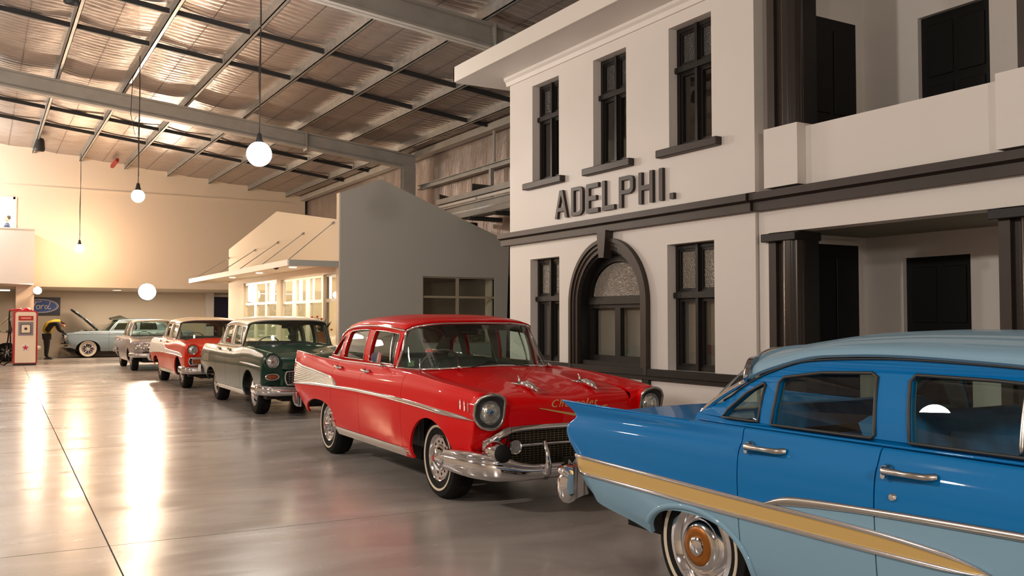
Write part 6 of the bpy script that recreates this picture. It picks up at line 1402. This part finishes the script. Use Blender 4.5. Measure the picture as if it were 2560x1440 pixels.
# potted plant in the shop doorway
pt = empty('potted_plant', (6.75, 20.15, 0), 0, 'small potted plant with dark leaves and orange flowers by the shop door', 'plant')
MB().lathe([(0, 0), (.11, 0), (.15, .28), (.16, .30), (.14, .30), (0, .27)], 20, Matrix.Translation((0, 0, .92))).build('pot', mat('orange_clay_pot', srgb(190, 110, 70), .6), pt, smooth=True, angle=40)
MB().lathe([(.03, 0), (.03, .9), (.22, .9), (.22, .92), (0, .92)], 18).lathe([(0, 0), (.18, 0), (.18, .03), (.03, .05)], 18).build('plant_stand', M['white'], pt)
mb = MB(); fl_ = MB(); random.seed(3)
for k in range(26):
    a_ = random.uniform(0, 6.28); e_ = random.uniform(.15, 1.3); l_ = random.uniform(.2, .45); b = Vector((0, 0, 1.2)); d_ = Vector((math.cos(a_)*math.cos(e_), math.sin(a_)*math.cos(e_), math.sin(e_))); s2 = Vector((-math.sin(a_), math.cos(a_), 0))*.035; t_ = b+d_*l_
    mb.add([b, b+d_*l_*.5+s2, t_, b+d_*l_*.5-s2], [(0, 1, 2, 3)])
    if k % 3 == 0: fl_.lathe([(0, -.03), (.03, -.01), (.035, .015), (0, .03)], 7, Matrix.Translation(t_))
lv = mb.build('leaves', mat('dark_green_leaf', (.02, .035, .015), .5), pt); lv['kind'] = 'stuff'
fo = fl_.build('flowers', mat('orange_petal', srgb(210, 120, 80), .6), pt); fo['kind'] = 'stuff'

# ================================================================= PEOPLE
def skin_body(name, chains, parent, mt, sub=2):
    """one continuous skinned mesh; chains: lists of (x,y,z,r), later chains start at an existing point"""
    V, E, Rr, key = [], [], [], {}
    def vi(p):
        k = tuple(round(q, 3) for q in p[:3])
        if k not in key: key[k] = len(V); V.append(p[:3]); Rr.append(p[3])
        return key[k]
    for ch in chains:
        for a_, b_ in zip(ch[:-1], ch[1:]): E.append((vi(a_), vi(b_)))
    me = bpy.data.meshes.new(name); me.from_pydata(V, E, []); o = bpy.data.objects.new(name, me); COL.objects.link(o)
    o.modifiers.new('skin', 'SKIN'); sk = me.skin_vertices[0].data
    for i, r in enumerate(Rr): sk[i].radius = (r, r) if not isinstance(r, tuple) else r
    sk[0].use_root = True
    md = o.modifiers.new('sub', 'SUBSURF'); md.levels = sub; md.render_levels = sub
    bpy.context.view_layer.update(); m2 = bpy.data.meshes.new_from_object(o.evaluated_get(bpy.context.evaluated_depsgraph_get()))
    bpy.data.objects.remove(o); m2.name = name; m2.materials.clear(); m2.materials.append(mt); m2.polygons.foreach_set('use_smooth', [True]*len(m2.polygons))
    o2 = bpy.data.objects.new(name, m2); COL.objects.link(o2); o2.parent = parent; return o2
M['skin'] = mat('skin', srgb(205, 150, 120), .6); M['blackcloth'] = mat('black_cloth', (.012, .011, .010), .85, bump=(30, .4, .01)); M['yellow'] = mat('yellow_shirt', srgb(196, 160, 40), .8, bump=(14, .5, .02))
M['hair'] = mat('brown_hair', (.05, .025, .012), .7)
pr = empty('person', (2.22, 38.85, 0), 0, 'person in black trousers and yellow top bending forward beside the raised hood', 'person')
# legs, trunk bent forward to the right, arms hanging to what lies in front
leg = lambda s: [(0, 0, .96, .150), (-.01, s*.11, .86, .135), (0, s*.12, .50, .098), (-.02, s*.12, .12, .062), (.05, s*.13, .05, .045), (.16, s*.14, .04, .038)]
bd = skin_body('trousers', [leg(1), leg(-1)], pr, M['blackcloth'])
tr_ = skin_body('top', [[(0, 0, .96, .18), (.02, 0, 1.14, .20), (.09, 0, 1.32, .21), (.20, -.01, 1.44, .20), (.36, -.01, 1.44, .12), (.44, -.02, 1.38, .075)],
                      [(.20, -.01, 1.44, .20), (.30, .23, 1.36, .085), (.40, .28, 1.12, .07), (.56, .22, 1.04, .052)]], pr, M['yellow'])
vs = skin_body('black_sleeve', [[(.22, -.17, 1.42, .12), (.34, -.26, 1.32, .10), (.40, -.30, 1.10, .078), (.56, -.24, 1.02, .055)], [(.22, -.17, 1.42, .12), (.05, -.13, 1.20, .11), (-.02, -.10, 1.02, .14)]], pr, M['blackcloth'])
hd = skin_body('head', [[(.42, -.02, 1.40, .06), (.50, -.03, 1.34, .088), (.56, -.03, 1.26, .08), (.58, -.03, 1.20, .052)]], pr, M['skin'])
hr = skin_body('hair', [[(.44, -.03, 1.42, .075), (.53, -.03, 1.38, .092), (.60, -.03, 1.30, .075)]], pr, M['hair'])
def hand(parent, base, d, mt):
    d = Vector(d).normalized(); b = Vector(base); s_ = d.cross(Vector((0, 0, 1))).normalized(); ch = [[(*b, .026), (*(b+d*.045), .034), (*(b+d*.085), .03)]]
    for k, l in zip((-1.5, -.5, .5, 1.5), (.055, .07, .066, .05)):
        q = b+d*.085; r0 = q+s_*k*.019; ch.append([(*q, .03), (*(r0+d*.012), .0095), (*(r0+d*l*.6-Vector((0, 0, .006))), .0085), (*(r0+d*l-Vector((0, 0, .02))), .0075)])
    th = b+d*.03; ch.append([(*(b+d*.045), .034), (*(b+d*.055+s_*.035), .011), (*(b+d*.085+s_*.052), .0095)])
    return skin_body('hand', ch, parent, mt, 1)
hand(pr, (.57, -.235, 1.01), (.6, .05, -.8), M['blackcloth']); hand(pr, (.57, .215, 1.03), (.6, -.05, -.8), M['blackcloth'])
for s in (-1, 1): MB().box((-.09, s*.13-.05, 0), (.20, s*.13+.05, .045), .02).build('shoe', M['darksteel'], pr)
# two people in the bright upstairs office
def sitter(loc, rz, label, top_m, hair_m):
    q = empty('person', loc, rz, label, 'person', 'people in the office upstairs')
    skin_body('torso', [[(0, 0, .0, .15), (0, 0, .22, .15), (0, 0, .42, .165), (.0, 0, .52, .09), (.0, 0, .60, .052)], [(0, 0, .42, .165), (0, .19, .44, .07), (.06, .24, .20, .052), (.24, .20, .12, .04)], [(0, 0, .42, .165), (0, -.19, .44, .07), (.06, -.24, .20, .052), (.24, -.20, .12, .04)],
              [(0, 0, .0, .15), (.35, .10, -.02, .085), (.42, .1, -.42, .055)], [(0, 0, .0, .15), (.35, -.10, -.02, .085), (.42, -.1, -.42, .055)]], q, top_m)
    skin_body('head', [[(0, 0, .60, .05), (.01, 0, .69, .088), (.02, 0, .79, .09), (.02, 0, .85, .06)]], q, M['skin'])
    skin_body('hair', [[(-.04, 0, .68, .06), (-.04, 0, .78, .095), (-.01, 0, .86, .08)]], q, hair_m)
    for s in (-1, 1):
        hand(q, (.25, s*.20, .12), (1, -s*.2, -.1), M['skin'])
        MB().lathe([(0, .008), (.009, .005), (.011, 0)], 8, Matrix.Translation((.10, s*.033, .755)) @ Matrix.Rotation(R(90), 4, 'Y')).build('eye', M['darksteel'], q)
    MB().tube([(.10, 0, .76), (.125, 0, .72), (.10, 0, .715)], [.008, .014, .006], 6).build('nose', M['skin'], q)
    MB().tube([(.098, -.02, .68), (.102, 0, .676), (.098, .02, .68)], .005, 5).build('mouth', M['redlens'], q)
sitter((.80, 37.6, 4.42), R(170), 'person in dark clothes behind the office window, at its right edge', mat('navy_cloth', (.02, .025, .06), .8), M['hair'])
sitter((.15, 36.7, 4.20), R(-10), 'person in a blue top behind the office window, at its left', mat('royal_blue_cloth', (.03, .08, .35), .8), M['hair'])
ns = MB().box((.02, 39.9, 5.35), (.36, 39.95, 5.52), .005).build('notice_board', mat('olive_notice', srgb(110, 100, 50), .6)); tag(ns, 'small olive notice on the white office wall behind the people', 'notice')
MB().box((.08, 39.895, 5.39), (.30, 39.9, 5.48)).build('notice_sheet', mat('pale_yellow_sheet', srgb(190, 180, 90), .6), ns)
